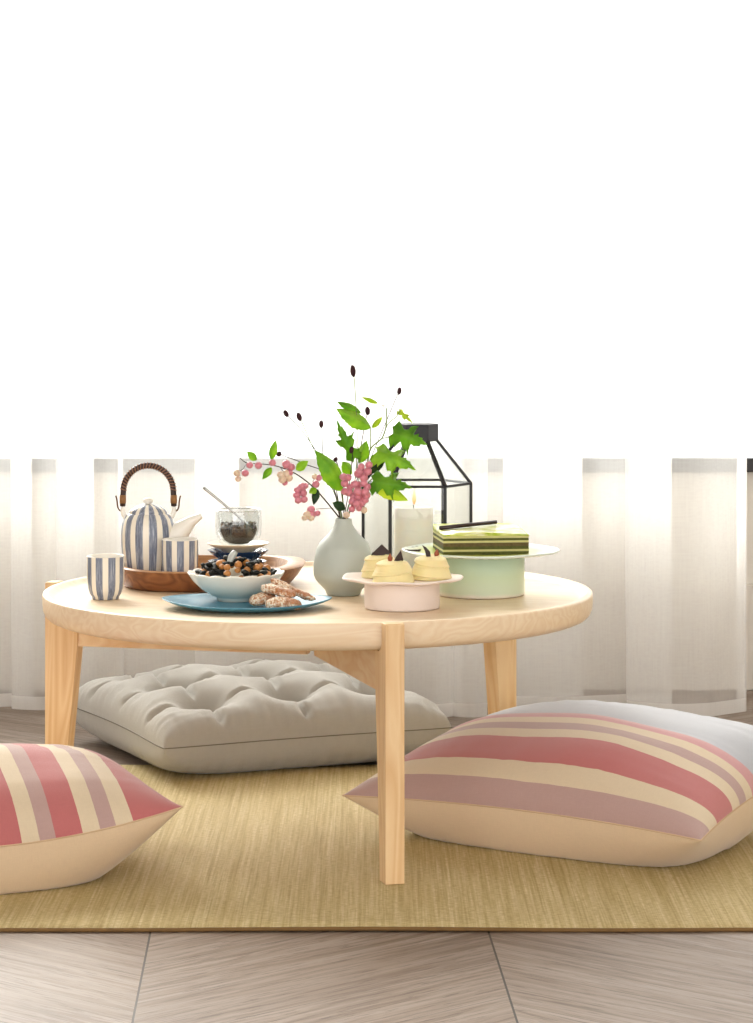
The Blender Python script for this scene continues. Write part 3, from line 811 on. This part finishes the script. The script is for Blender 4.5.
# ---- cookies on the plate
def cookie(a, b, w, h, label, mat='cookie', seed=0):
    a, b = Vector(a), Vector(b); L_ = (b-a).length; c = (a+b)/2
    bm = bmesh.new(); bmesh.ops.create_grid(bm, x_segments=2, y_segments=2, size=1); bm.clear()
    nu, nv = 34, 20; rings = []
    for i in range(nu+1):
        t = -1+2*i/nu; e = max(0, 1-abs(t)**3.5)**.5; ring = []
        for k in range(nv):
            an = 2*PI*k/nv; yy = math.copysign(abs(math.cos(an))**.7, math.cos(an)); zz = math.copysign(abs(math.sin(an))**.7, math.sin(an))
            p = Vector((t*L_/2, yy*w/2*e, zz*h/2*e)); n1 = noise.noise(p*160+Vector((seed*7, 0, 0))); n2 = noise.noise(p*420+Vector((seed*3, 0, 0)))
            p *= 1; p.y += (n1*.0022+n2*.0012)*yy; p.z += (n1*.0016+n2*.0012)*zz+.002*math.sin(t*2+seed)
            ring.append(bm.verts.new(p))
        rings.append(ring)
    for A, B in zip(rings, rings[1:]):
        for k in range(nv): bm.faces.new([A[k], A[(k+1) % nv], B[(k+1) % nv], B[k]])
    bmesh.ops.remove_doubles(bm, verts=bm.verts, dist=1e-5)
    o = obj('sesame_cookie', bm, M[mat], loc=c); d = (b-a).normalized(); o.rotation_euler = d.to_track_quat('X', 'Z').to_euler()
    tag(o, label, 'cookie', 'sesame cookies on the blue plate'); return o
zc = ZP+.0065
def pc(px, y, z): return Vector((wx(px, y), y, z))
cookie(pc(250, -.242, zc+.005), pc(276, -.220, zc+.004), .028, .018, 'small seed-crusted cookie at the left of the cookie pile', seed=1)
cookie(pc(265, -.272, zc+.002), pc(302, -.265, zc+.002), .030, .018, 'white sesame cookie lying flat at the front of the pile', seed=2)
cookie(pc(261, -.232, zc+.0225), pc(296, -.252, zc+.0165), .024, .014, 'golden cookie in the middle, propped on the flat front one', 'cookie', 3)
cookie(pc(270, -.210, zc+.0330), pc(316, -.216, zc+.004), .022, .011, 'longest sesame cookie leaning right on top of the pile', 'cookie', 4)

# ---- vase
VX, VY = wx(343.5, -.03), -.03; k = 4.5/F; VZ = S+.0003
pr = [(0, .001), (.025, .001), (.026, 0), (.0272, .001), (.0305, .009), (.0385, .0172), (.0455, .0250), (.0485, .0325), (.0492, .041), (.0490, .0500), (.0475, .0610), (.0445, .0746), (.0395, .0850), (.0290, .0960), (.0195, .1070), (.0148, .1155), (.0134, .121), (.0138, .1245), (.0128, .1252), (.0115, .124), (.0108, .118), (.0130, .108), (.025, .092), (.039, .070), (.042, .045), (.034, .015), (.0, .008)]
o = obj('vase', lathe(pr, 72), M['vase'], loc=(VX, VY, VZ)); tag(o, 'matte grey-green ceramic vase holding berries and leafy stems', 'vase')
MZ = VZ+.124

# ---- cake stands
def stand(label, x, y, r, rd, h, mp, md, wave, nn, name='cake_stand', dish_=.004):
    root = thing(name, label, 'cake stand', (x, y, S+.0003))
    pr = [(0, .003), (rd*.93, .003), (rd*.95, 0), (rd*.995, .001), (rd, .004), (rd, h-.008), (rd*1.01, h-.0065), (rd*.6, h-.0065), (0, h-.0065)]
    obj('drum_base', lathe(pr, 96), md, root)
    def wv(a, rr, zz, i):
        e = max(0, (rr-rd*.95)/(r-rd*.95))
        return rr*(1+wave*e*math.cos(nn*a+.6)), zz+wave*.06*e*math.sin(nn*a+1)
    pr = [(rd*.4, h-.0064), (rd*1.0, h-.0062), (r*.9, h-.0035), (r*.985, h-.0012), (r, h+.0008), (r*.985, h+.0022), (r*.93, h+.0012), (rd*1.0, h-.0025), (rd*.4, h-.0028), (0, h-.0028)]
    pr = [(0, h-.0064)]+pr
    obj('plate', lathe(pr, 120, wv), mp, root)
    return h-.0028+S+.0003
zpink = stand('small blush pink cake stand in front, holding three cream pastries', wx(402, -.207), -.207, .0950, .0590, .0475, M['pink_cer'], M['pink_cer'], .016, 7)
GX, GY = wx(480.5, -.024), -.024
zgreen = stand('larger mint green cake stand holding the layered matcha cake', GX, GY, .1285, .0720, .0725, M['green_plate'], M['drum'], .008, 6)

# ---- cream pastries
def puff(px, y, r, h, rot, label, dirn=1):
    root = thing('cream_pastry', label, 'pastry', (wx(px, y), y, zpink+.0004), rot, 'cream pastries on the pink stand')
    bm = bmesh.new(); n = 72; rows = 44; rings = []
    def prof(t, a):
        # t 0..1 height; wound band: overlapping ledges that climb round
        tt = t
        w = (t*2.0-dirn*a/(2*PI)) % 1.0
        ledge = (1-w)**1.5*.085*(1-t*.3)
        base = 1-.30*t**1.5 if t < .82 else (1-.30*.82**1.5)*(1-((t-.82)/.18)**2.2*.55)
        if t < .03: base *= .93+.07*t/.03
        nz = .02*noise.noise(Vector((math.cos(a)*2, math.sin(a)*2, t*4+px)))
        return r*(base*.9+ledge+nz)
    for i in range(rows+1):
        t = i/rows
        rings.append([bm.verts.new((prof(t, 2*PI*k/n)*math.cos(2*PI*k/n), prof(t, 2*PI*k/n)*math.sin(2*PI*k/n), h*(t+ (.04*math.sin(2*PI*k/n) if t > .5 else 0)))) for k in range(n)])
    for A, B in zip(rings, rings[1:]):
        for k in range(n): bm.faces.new([A[k], A[(k+1) % n], B[(k+1) % n], B[k]])
    # swirl top, sunk a little
    c1 = [bm.verts.new((v.co.x*.55, v.co.y*.55, h*.97)) for v in rings[-1]]
    for k in range(n): bm.faces.new([rings[-1][k], rings[-1][(k+1) % n], c1[(k+1) % n], c1[k]])
    bm.faces.new(c1); bm.faces.new(rings[0][::-1])
    obj('cream_swirl', bm, M['puff'], root)
    return root
def shard(root, h, x, y, pts, tilt, rotz=0, mat='choc', th=.0016):
    bm = bmesh.new(); A = [bm.verts.new((a, -th/2, b)) for a, b in pts]; B = [bm.verts.new((a, th/2, b)) for a, b in pts]
    bm.faces.new(A); bm.faces.new(B[::-1])
    for i in range(len(pts)): j = (i+1) % len(pts); bm.faces.new([A[j], A[i], B[i], B[j]])
    o = obj('chocolate_shard', bm, M[mat], root, False, (x, y, h)); o.rotation_euler = (tilt, 0, rotz)
def alm(root, x, y, z, rot=(0,0,0)):
    bm = bmesh.new(); ball(bm, (0, 0, 0), .004, (1, .7, 1.7), 3)
    for v in bm.verts:
        if v.co.z > 0: v.co.x *= 1-v.co.z/.0068*.65; v.co.y *= 1-v.co.z/.0068*.5
    o = obj('almond', bm, M['almond'], root, loc=(x, y, z)); o.rotation_euler = rot
a0 = puff(393, -.252, .0350, .0345, 0, 'cream pastry at the front of the pink stand, dark shard and almond on top')
shard(a0, .033, .007, -.004, [(-.007, -.004), (.008, -.004), (.009, .003), (.005, .0175), (-.003, .006)], .1, .1)
alm(a0, -.0045, -.005, .0385)
a1 = puff(380, -.180, .0320, .0355, 2, 'cream pastry at the back left, broad dark chocolate piece on top')
a1.rotation_euler.z = 0
shard(a1, .034, -.002, 0, [(-.012, -.003), (.012, -.003), (.018, .006), (.006, .0180), (-.012, .003)], -.3, .25, th=.002)
a2 = puff(431, -.206, .0340, .0365, 4, 'cream pastry at the right of the pink stand, curved shard and almond', -1)
a2.rotation_euler.z = 0
shard(a2, .035, -.004, -.003, [(-.003, -.003), (.004, -.003), (.003, .008), (-.003, .015), (-.009, .0185), (-.005, .009)], -.2, .3)
alm(a2, .009, .004, .0400, (0, .1, 0))
# chocolate curl lying on the green plate
bm = bmesh.new(); c0 = pc(411, -.05, zgreen+.0045)
pts = catmull([Vector((-.010, .004, .0015)), Vector((-.002, -.002, -.001)), Vector((.010, .001, -.001)), Vector((.016, .008, .001))], 5)
tube(bm, pts, lambda t: .0026*(1-abs(2*t-1)**2)+.0006, 8)
tag(obj('chocolate_curl', bm, M['choc'], loc=c0), 'dark chocolate curl lying on the left of the green plate', 'chocolate')

# ---- layered cake
ck = thing('matcha_cake', 'green layered matcha cake bar with a chocolate stick on top', 'cake', (wx(480.5, -.024), -.018, zgreen+.0005), math.radians(7))
W, D = .0700, .058
lay = [('dark_layer', 'cake_green', .0052), ('cream_layer', 'cake_cream', .0036), ('dark_layer', 'cake_green', .0050), ('sponge_layer', 'cake_brown', .0060), ('cream_layer', 'cake_cream', .0036), ('dark_layer', 'cake_green', .0040), ('cream_layer', 'cake_cream', .0040)]
z = 0
def slab(w, d, z0, z1, jit, seed, top_raise=0):
    bm = bmesh.new(); box(bm, -w, w, -d, d, z0, z1)
    bmesh.ops.subdivide_edges(bm, edges=bm.edges, cuts=1); es = [e for e in bm.edges if abs(e.verts[0].co.z-e.verts[1].co.z) < 1e-6]
    bmesh.ops.subdivide_edges(bm, edges=es, cuts=14, use_grid_fill=True)
    for v in bm.verts:
        n1 = noise.noise(v.co*260+Vector((seed, 0, 0)))
        if abs(v.co.y) > d-1e-5: v.co.y += jit*n1
        if abs(v.co.x) > w-1e-5: v.co.x += jit*n1
        if top_raise and v.co.z > z0+1e-5: v.co.z += top_raise*max(0, (v.co.y+d)/(2*d))
    return bm
for i, (nm, mt_, h_) in enumerate(lay):
    h_ *= .97; obj(nm, slab(W, D, z, z+h_, .0009 if 'cream' not in nm else .0005, i*5), M[mt_], ck, False); z += h_
bm = slab(W+.0006, D+.0006, z, z+.0022, .0003, 77, .008)
for v in bm.verts:
    e = max(0, (v.co.x-W*.80)/(W*.2))
    v.co.z -= .0015*e**2
obj('glaze', bm, M['glaze'], ck)
bm = bmesh.new(); tube(bm, [(-.068, -.008, z+.0088), (-.02, .018, z+.0108), (.034, .046, z+.0128)], .0033, 12); obj('chocolate_stick', bm, M['choc'], ck)

# ---- lantern and candle
LX, LY, s_ = wx(417, .20), .20, .0925
zr, zc1, zc2 = .547, .6205, .6495
ln = thing('lantern', 'black-framed hexagonal glass lantern standing at the back of the table', 'lantern', (LX, LY, S+.0003))
z0 = S+.0003
hexp = lambda s, z: [Vector((s*math.cos(math.radians(60*i)), s*math.sin(math.radians(60*i)), z-z0)) for i in range(6)]
bot, rail, cap_, capt = hexp(s_, z0+.006), hexp(s_, zr), hexp(.0345, zc1), hexp(.0370, zc2)
bm = bmesh.new(); A = [bm.verts.new(p+Vector((0, 0, -.006))) for p in bot]; B = [bm.verts.new(p+Vector((0, 0, -.002))) for p in bot]
bm.faces.new(A); bm.faces.new(B)
for i in range(6): j = (i+1) % 6; bm.faces.new([A[i], A[j], B[j], B[i]])
obj('base_plate', bm, M['black_metal'], ln, False)
fr_ = None
bw = .0054
for i in range(6):
    j = (i+1) % 6
    bm = bmesh.new(); bar(bm, bot[i], rail[i], bw, bw); obj('upright_bar', bm, M['black_metal'], ln, False)
    bm = bmesh.new(); bar(bm, rail[i], cap_[i], bw, bw); obj('roof_bar', bm, M['black_metal'], ln, False)
bm = bmesh.new()
for i in range(6): bar(bm, bot[i], bot[(i+1) % 6], bw, .005)
obj('lower_rail', bm, M['black_metal'], ln, False)
bm = bmesh.new()
for i in range(6): bar(bm, rail[i], rail[(i+1) % 6], bw, .0042)
obj('upper_rail', bm, M['black_metal'], ln, False)
for i in range(6):
    j = (i+1) % 6
    for nm, (a_, b_, c_, d_) in (('side_pane', (bot[i], bot[j], rail[j], rail[i])), ('roof_pane', (rail[i], rail[j], cap_[j], cap_[i]))):
        bm = bmesh.new(); ctr = (a_+b_+c_+d_)/4; n_ = (b_-a_).cross(d_-a_).normalized()*.0009
        f4 = [ctr+(p-ctr)*.985 for p in (a_, b_, c_, d_)]
        u = [bm.verts.new(p+n_) for p in f4]; w_ = [bm.verts.new(p-n_) for p in f4]
        bm.faces.new(u); bm.faces.new(w_[::-1])
        for q in range(4): bm.faces.new([u[(q+1) % 4], u[q], w_[q], w_[(q+1) % 4]])
        obj(nm, bm, M['pane'], ln, False)
bm = bmesh.new(); A = [bm.verts.new(p) for p in hexp(.0370, zc1-.001)]; B = [bm.verts.new(p) for p in capt]; bm.faces.new(A); bm.faces.new(B)
for i in range(6): j = (i+1) % 6; bm.faces.new([A[i], A[j], B[j], B[i]])
o = obj('cap', bm, M['cap_metal'], ln, False); md = o.modifiers.new('b', 'BEVEL'); md.width = .0012; md.segments = 2
cd = thing('pillar_candle', 'lit white pillar candle inside the glass lantern', 'candle', (wx(413.5, LY), LY-.005, S+.0046))
hC = wz(506.5, LY)-(S+.0046)
obj('wax', lathe([(0, 0), (.0325, 0), (.0335, .002), (.0335, hC-.002), (.0325, hC), (.030, hC-.001), (.02, hC-.003), (0, hC-.0035)], 64), M['wax'], cd)
bm = bmesh.new(); tube(bm, [(0, 0, hC-.004), (.0003, 0, hC+.003), (.001, 0, hC+.007)], .0008, 6); obj('wick', bm, M['wick'], cd)
bm = bmesh.new(); lathe([(0, -.001), (.0016, .001), (.0030, .005), (.0034, .009), (.0028, .015), (.0015, .021), (.0004, .0265), (0, .0275)], 20, bm=bm); obj('flame', bm, M['flame'], cd, loc=(.001, 0, hC+.004))

# ================================================================== FLOWERS
mouth = Vector((VX, VY, MZ))
def stem_pts(pts2, seedx=0):
    """pts2: list of (px, py, y) from the tip down; runs on into the vase"""
    v = [P(a, b, c) for a, b, c in pts2]
    return v
inner = lambda dx_, dy_: [mouth+Vector((dx_, dy_, .0)), mouth+Vector((dx_*.2, dy_*.2, -.03)), mouth+Vector((-dx_*1.5, -dy_*1.5, -.085))]
# burnet stems
burn = [((353, 371), (4.6, 10.5), [(354.5, 382, -.01), (357, 430, -.01), (355, 480, -.01)], (.002, .003), -.01, 'tallest dark maroon flower head rising from the vase', .12),
        ((399.3, 391), (3.7, 6.5), [(397, 396, .03), (386, 422, .02), (366, 470, 0)], (.006, .002), .035, 'dark maroon flower head farthest right, above the lantern cap', -.15),
        ((367.6, 411), (4.3, 7), [(366.5, 417, .0), (362, 440, 0), (353, 490, 0)], (.003, -.003), 0, 'dark maroon flower head in front of the upper green leaves', .1),
        ((286, 413.5), (4.2, 6.5), [(289, 417, -.03), (306, 436, -.03), (330, 476, -.02)], (-.006, .001), -.03, 'upper left dark flower head on a long thin leaning stem', .5),
        ((299.2, 416.7), (4.4, 7.5), [(301.5, 421, -.04), (314, 450, -.035), (336, 497, -.02)], (-.003, -.004), -.04, 'second dark flower head from the left on a leaning stem', .35),
        ((321.3, 424), (3.8, 6.5), [(322, 430, .02), (324, 460, .015), (337, 498, 0)], (-.002, .005), .02, 'dark flower head on a straight stem, between leaning stems and leaves', 0),
        ((351.5, 450), (3.9, 6), [(352.5, 454, -.035), (351, 470, -.03), (348, 495, -.02)], (.001, -.006), -.035, 'low dark flower head just above the pink berry cluster', -.1),
        ((279, 454), (4.8, 4.2), [(283, 455.5, .02), (305, 464, .02), (332, 478, .01)], (-.005, .004), .02, 'lowest left dark flower head above the berry branch', 1.1),
        ((335.5, 459.5), (3.4, 4.5), [(337, 463, .02), (341, 480, .01), (343, 500, 0)], (.0, .005), .02, 'small dark flower head behind the large left leaf', -.5)]
for (hx, hy), (w_, h_), mid, (ix, iy), yy, lab, lean in burn:
    c = P(hx, hy, yy); root = thing('burnet_stem', lab, 'flower', mouth, 0, 'burnet stems in the vase')
    kk = (yy-CY)/F; Rm = Matrix.Rotation(-lean, 3, 'Y')
    bm = bmesh.new(); ball(bm, c-mouth, kk/2*1.2, (w_, w_, h_), 3, Rm, .10)
    obj('flower_head', bm, M['burnet'], root)
    pts = [c+(Rm @ Vector((0, 0, -h_*kk*.45)))]+stem_pts(mid)+inner(ix, iy)
    bm = bmesh.new(); tube(bm, [p-mouth for p in catmull(pts, 6)], .0008, 6); obj('stem', bm, M['stem_green'] if h_ > 7 else M['stem'], root)

def leaf_mesh(base, tip, width, lobes=0, fold=.25, facing=Vector((0, -1, .35)), curl=.12, org=Vector((0,0,0))):
    """a real leaf blade: thick mesh, folded along the midrib; lobes>0 gives maple-like side points"""
    d = tip-base; L_ = d.length; dn = d.normalized()
    side = dn.cross(facing).normalized(); nrm = side.cross(dn).normalized()
    if lobes == 0: hw = lambda t: math.sin(PI*min(1, t**.8))**.9*(.93+.11*((t*9) % 1))
    else:
        key = [(0, .12), (1, 0)]
        def hw(t):
            for (a, b), (c_, d_) in zip(key, key[1:]):
                if t <= c_: return b+(d_-b)*(t-a)/(c_-a)
            return 0
    bm = bmesh.new(); n = 30; m_ = 5; top = []; th = .00035
    if lobes:
        pal = [(0, -.01, .04), (.03, -.10, .20), (.05, -.05, .30), (.08, .02, .50), (.13, .11, .38), (.18, .15, .40), (.22, .20, .30), (.27, .27, .22), (.33, .36, .33), (.38, .40, .42), (.43, .48, .44), (.47, .60, .57), (.50, .54, .40), (.53, .57, .35), (.56, .55, .26), (.59, .57, .17), (.66, .68, .24), (.70, .70, .17), (.79, .82, .15), (.83, .83, .09), (.92, .93, .05), (1, 1, 0)]
        for i, (t, x_, s_o) in enumerate(pal):
            row = []
            for j in range(-m_, m_+1):
                s = abs(j)/m_; lat = s_o*s*width*1.0*(1 if j > 0 else -1)*(1+.12*math.sin(i*2.1+(3 if j > 0 else 0)))
                al_ = L_*(t+(x_-t)*s)
                z_ = -fold*abs(lat)*.8+curl*L_*(2.4*t*(1-t)-t*t*.6)+.035*width*math.sin(s*4+i*.9)*s
                row.append(base+dn*al_+side*lat+nrm*z_-org)
            top.append(row)
        n = len(pal)-1
    for i in range(0 if lobes else n+1):
        t = i/n; w = hw(t)*width/2; row = []
        for j in range(-m_, m_+1):
            s = j/m_; sv = s
            back = 0
            if lobes and abs(s) > .3: back = -.10*L_*(abs(s)-.3)*(1 if t > .08 else -.6)*-1
            ruff = .02*width*math.sin(t*19+s*3)*abs(s)
            z_ = -fold*w*abs(s)+curl*L_*(4*t*(1-t)-t*t*1.1)*.6+ruff
            row.append(base+dn*(L_*t+back*min(1, w/(width*.25)))+side*(w*sv)+nrm*z_-org)
        top.append(row)
    U = [[bm.verts.new(p+nrm*th) for p in r] for r in top]; V = [[bm.verts.new(p-nrm*th) for p in r] for r in top]
    K = 2*m_
    for i in range(n):
        for j in range(K):
            bm.faces.new([U[i][j], U[i][j+1], U[i+1][j+1], U[i+1][j]]); bm.faces.new([V[i][j], V[i+1][j], V[i+1][j+1], V[i][j+1]])
        bm.faces.new([U[i][0], U[i+1][0], V[i+1][0], V[i][0]]); bm.faces.new([U[i][K], V[i][K], V[i+1][K], U[i+1][K]])
    for j in range(K):
        bm.faces.new([U[0][j], V[0][j], V[0][j+1], U[0][j+1]]); bm.faces.new([U[n][j], U[n][j+1], V[n][j+1], V[n][j]])
    return bm
def pxw(v, y): return v*(y-CY)/F
# leafy branch
lb = thing('leafy_branch', 'branch of bright green lobed leaves in the vase, leaning right', 'branch', mouth)
main = [P(386.5, 408, .0), P(386.3, 424, 0), P(382, 438, -.005), P(370.5, 449, -.01), P(366, 470, -.012), P(356, 500, -.012)]+inner(.004, -.003)
bm = bmesh.new()
tube(bm, [p-mouth for p in catmull(main, 6)], lambda t: .0010+.0008*t, 7)
for br in ([P(400, 411, 0), P(396, 417, 0), P(388, 424, 0), P(382.5, 437, -.005)], [P(370.5, 427, -.01), P(370.5, 440, -.01), P(370, 450, -.01), P(366, 470, -.012)], [P(393, 434, -.02), P(388, 437, -.01), P(382, 438.5, -.005)],
           [P(358, 447, -.02), P(360, 460, -.015), P(358, 485, -.012), P(352, 505, -.012)], [P(373, 478, -.03), P(366, 485, -.02), P(358, 497, -.012)], [P(341, 489, -.03), P(343, 503, -.02), P(346, 515, -.012)], [P(379, 456, -.02), P(375, 460, -.012), P(368, 466, -.012)]):
    tube(bm, [p-mouth for p in catmull(br, 5)], .0009, 6)
obj('green_stems', bm, M['stem_green'], lb)
# small white umbel
bm = bmesh.new()
for k in range(14): ball(bm, P(386+random.uniform(-4, 4), 405.5+random.uniform(-1.2, 1.2), random.uniform(-.008, .008))-mouth, .0011, sub=1)
obj('white_florets', bm, M['cer_white'], lb)
LV = [((371, 428), (337, 408), 17, 0, -.01, 'leaf', .1), ((361, 413), (337.5, 401.5), 9, 0, 0, 'leaf_m', .1), ((355, 458), (336, 421), 22, 1, -.02, 'leaf_m', .25), ((343, 491), (318, 450), 22, 0, -.03, 'leaf', .2),
      ((378, 403.5), (362, 397), 4.5, 0, .01, 'leaf_y', .1), ((399, 411), (413, 423), 9, 1, .01, 'leaf_y', .1), ((393, 433), (427, 444), 34, 1, -.02, 'leaf_m', .15), ((377, 452), (416, 468), 36, 1, -.035, 'leaf', .15),
      ((373, 481), (412, 487), 32, 1, -.05, 'leaf_m', .1), ((372, 484), (408, 500), 15, 0, -.03, 'leaf_y', .1), ((352, 474), (343, 462), 12, 0, -.01, 'leaf', .1), ((367, 472), (384, 462), 10, 0, .0, 'leaf_d', .1),
      ((359, 463), (366, 441), 13, 0, -.012, 'leaf', .1), ((372, 428), (382, 417), 6, 0, 0, 'leaf_y', .1)]
for (bx, by), (tx, ty), w_, lobe, yy, mt_, cu in LV:
    o = obj('leaf', leaf_mesh(P(bx, by, yy), P(tx, ty, yy-.012), pxw(w_*(.86 if lobe else 1), yy), lobe, .65, Vector((random.uniform(-.25, .25), -1, random.uniform(.1, .7))), cu, mouth), M[mt_], lb)
    if mt_ in ('leaf_y', 'leaf_d'): o['label'] = {'leaf_y': 'yellow-green young leaf', 'leaf_d': 'dark green leaf'}[mt_]
# berry branch to the left
bb = thing('berry_branch', 'arching snowberry branch of pink berries reaching left', 'branch', mouth)
mainp = [P(240, 458, -.06), P(247, 463, -.06), P(262, 464, -.055), P(278, 466.5, -.05), P(296, 474, -.045), P(312, 486, -.035), P(325, 500, -.025), P(338, 516, -.012)]+inner(-.005, -.004)
bm = bmesh.new(); tube(bm, [p-mouth for p in catmull(mainp, 6)], lambda t: .0006+.0010*t, 7)
for br in ([(247, 463), (243, 469), (237, 473)], [(312, 486), (313, 481), (316, 477)], [(309, 484), (304, 488), (300, 493)], [(334, 508), (325, 508.5), (316, 509)], [(280, 467), (283, 471), (284, 476)]):
    tube(bm, [P(a, b, -.045)-mouth for a, b in br], .0005, 5)
obj('twig', bm, M['stem'], bb)
o6 = lambda x, y: (225+x/6.275, 430+y/6.275)
BR = [(75, 270, 4, 'berry_c'), (82, 306, 3.6, 'berry_c'), (127, 270, 4.2, 'berry'), (155, 220, 4, 'berry'), (210, 222, 4.3, 'berry'), (298, 205, 4, 'berry'),
      (385, 215, 5, 'berry'), (415, 232, 4.6, 'berry'), (350, 280, 4.4, 'berry_c'), (385, 275, 5, 'berry_c'), (360, 310, 4.6, 'berry_c'), (400, 300, 4.6, 'berry_c'), (375, 330, 3.5, 'berry'), (405, 270, 4, 'berry'),
      (563, 292, 3.4, 'berry_c'), (588, 300, 3.8, 'berry'), (570, 340, 4.2, 'berry'), (485, 355, 4.8, 'berry'), (455, 375, 4.2, 'berry'), (450, 408, 4.3, 'berry'), (490, 395, 4.6, 'berry'), (460, 440, 4.2, 'berry'), (497, 435, 4.2, 'berry'), (505, 350, 3.4, 'berry'),
      (540, 498, 4.6, 'berry'), (515, 530, 4.6, 'berry_c'), (545, 530, 4.8, 'berry'), (580, 522, 3.5, 'berry'), (500, 550, 3.6, 'berry_c'), (540, 550, 4, 'berry_c')]
def berry(root, px, py, r, yy, mt_):
    c = P(px, py, yy); bm = bmesh.new(); ball(bm, c-mouth, pxw(r, yy), (1, 1, .95), 2, jit=.06)
    ball(bm, c-mouth+Vector((random.uniform(-.3, .3), -.6, -.75)).normalized()*pxw(r, yy), pxw(.7, yy), sub=1)
    o = obj('berry', bm, M[mt_], root)
    if mt_ == 'berry_c': o['label'] = 'cream and pink berry'
for a, b, r, mt_ in BR: berry(bb, *o6(a, b), r*.92, -.055+random.uniform(-.006, .006), mt_)
for (b0, t0, w_, mt_) in (((198, 190), (140, 135), 8, 'leaf'), ((290, 185), (318, 65), 8.5, 'leaf'), ((292, 235), (235, 308), 8, 'leaf'), ((445, 250), (520, 195), 10, 'leaf'), ((575, 368), (528, 395), 7.5, 'leaf'), ((580, 370), (555, 470), 8, 'leaf_d'), ((755, 495), (676, 455), 10, 'leaf_d')):
    p0, p1 = o6(*b0), o6(*t0)
    o = obj('leaf', leaf_mesh(P(*p0, -.055), P(*p1, -.062), pxw(w_, -.05), 0, .25, Vector((random.uniform(-.3, .3), -1, .4)), .1, mouth), M[mt_], bb)
    if mt_ == 'leaf_d': o['label'] = 'dark green leaf'
# hanging berry cluster at the mouth
bc = thing('berry_branch', 'dense hanging cluster of pink snowberries above the vase mouth', 'branch', mouth)
bm = bmesh.new(); tube(bm, [p-mouth for p in catmull([P(362, 463, -.03), P(357, 480, -.035), P(353, 500, -.03), P(349, 512, -.018)]+inner(.002, -.007), 5)], .0009, 6); obj('twig', bm, M['stem'], bc)
o7 = lambda x, y: (320+x/6.845, 360+y/6.845)
for (x, y) in ((160, 800), (190, 805), (168, 845), (205, 870), (170, 900), (195, 905), (283, 730), (335, 718), (325, 762), (262, 778), (300, 808), (275, 760), (268, 852), (238, 850), (300, 845), (325, 870), (258, 900), (310, 905), (230, 930), (275, 935), (225, 965), (320, 925), (250, 985), (285, 975), (310, 960)):
    berry(bc, *o7(x, y), random.uniform(3.6, 4.6), -.045+random.uniform(-.010, .010), 'berry')
for (x, y, t) in ((352, 502, 'berry'), (359, 508, 'berry'), (352, 509, 'berry'), (364, 510, 'berry_c'), (346.5, 515, 'berry_c'), (358, 497, 'berry')): berry(bc, x, y, 3.6, -.045, t)

# ================================================================== LIGHT, WORLD, CAMERA
w = bpy.data.worlds.new('daylight'); SC.world = w; w.use_nodes = True; nt = w.node_tree; nt.nodes.clear()
out = nt.nodes.new('ShaderNodeOutputWorld'); bg = nt.nodes.new('ShaderNodeBackground'); tc = nt.nodes.new('ShaderNodeTexCoord')
sp = nt.nodes.new('ShaderNodeSeparateXYZ'); nt.links.new(tc.outputs['Generated'], sp.inputs[0])
mr = nt.nodes.new('ShaderNodeMapRange'); mr.interpolation_type = 'SMOOTHSTEP'
mr.inputs['From Min'].default_value = -.15; mr.inputs['From Max'].default_value = .35; mr.inputs['To Min'].default_value = 3.3; mr.inputs['To Max'].default_value = 3.4
nt.links.new(sp.outputs[1], mr.inputs['Value']); nt.links.new(mr.outputs[0], bg.inputs[1])
bg.inputs[0].default_value = (1, .985, .965, 1); nt.links.new(bg.outputs[0], out.inputs[0])
sl = bpy.data.lights.new('window_daylight', 'SUN'); sl.energy = 8.0; sl.angle = math.radians(28); sl.color = (1, .97, .93)
so = bpy.data.objects.new('window_daylight', sl); COL.objects.link(so)
so.rotation_euler = (Vector((.45, -1, -.62))).to_track_quat('-Z', 'Y').to_euler(); so.location = (-2, 4, 4)
cam = bpy.data.cameras.new('camera'); co = bpy.data.objects.new('camera', cam); COL.objects.link(co)
co.location = (0, CY, CH); co.rotation_euler = (PI/2, 0, 0)
cam.sensor_fit = 'AUTO'; cam.sensor_width = 36; cam.lens = F/1023*36
cam.shift_y = -(511.5-HY)/1023; cam.clip_start = .05
SC.camera = co
vs = SC.view_settings; vs.view_transform = 'Standard'; vs.look = 'None'; vs.exposure = 0; vs.gamma = 1; vs.use_curve_mapping = False
SC.cycles.transparent_max_bounces = 24
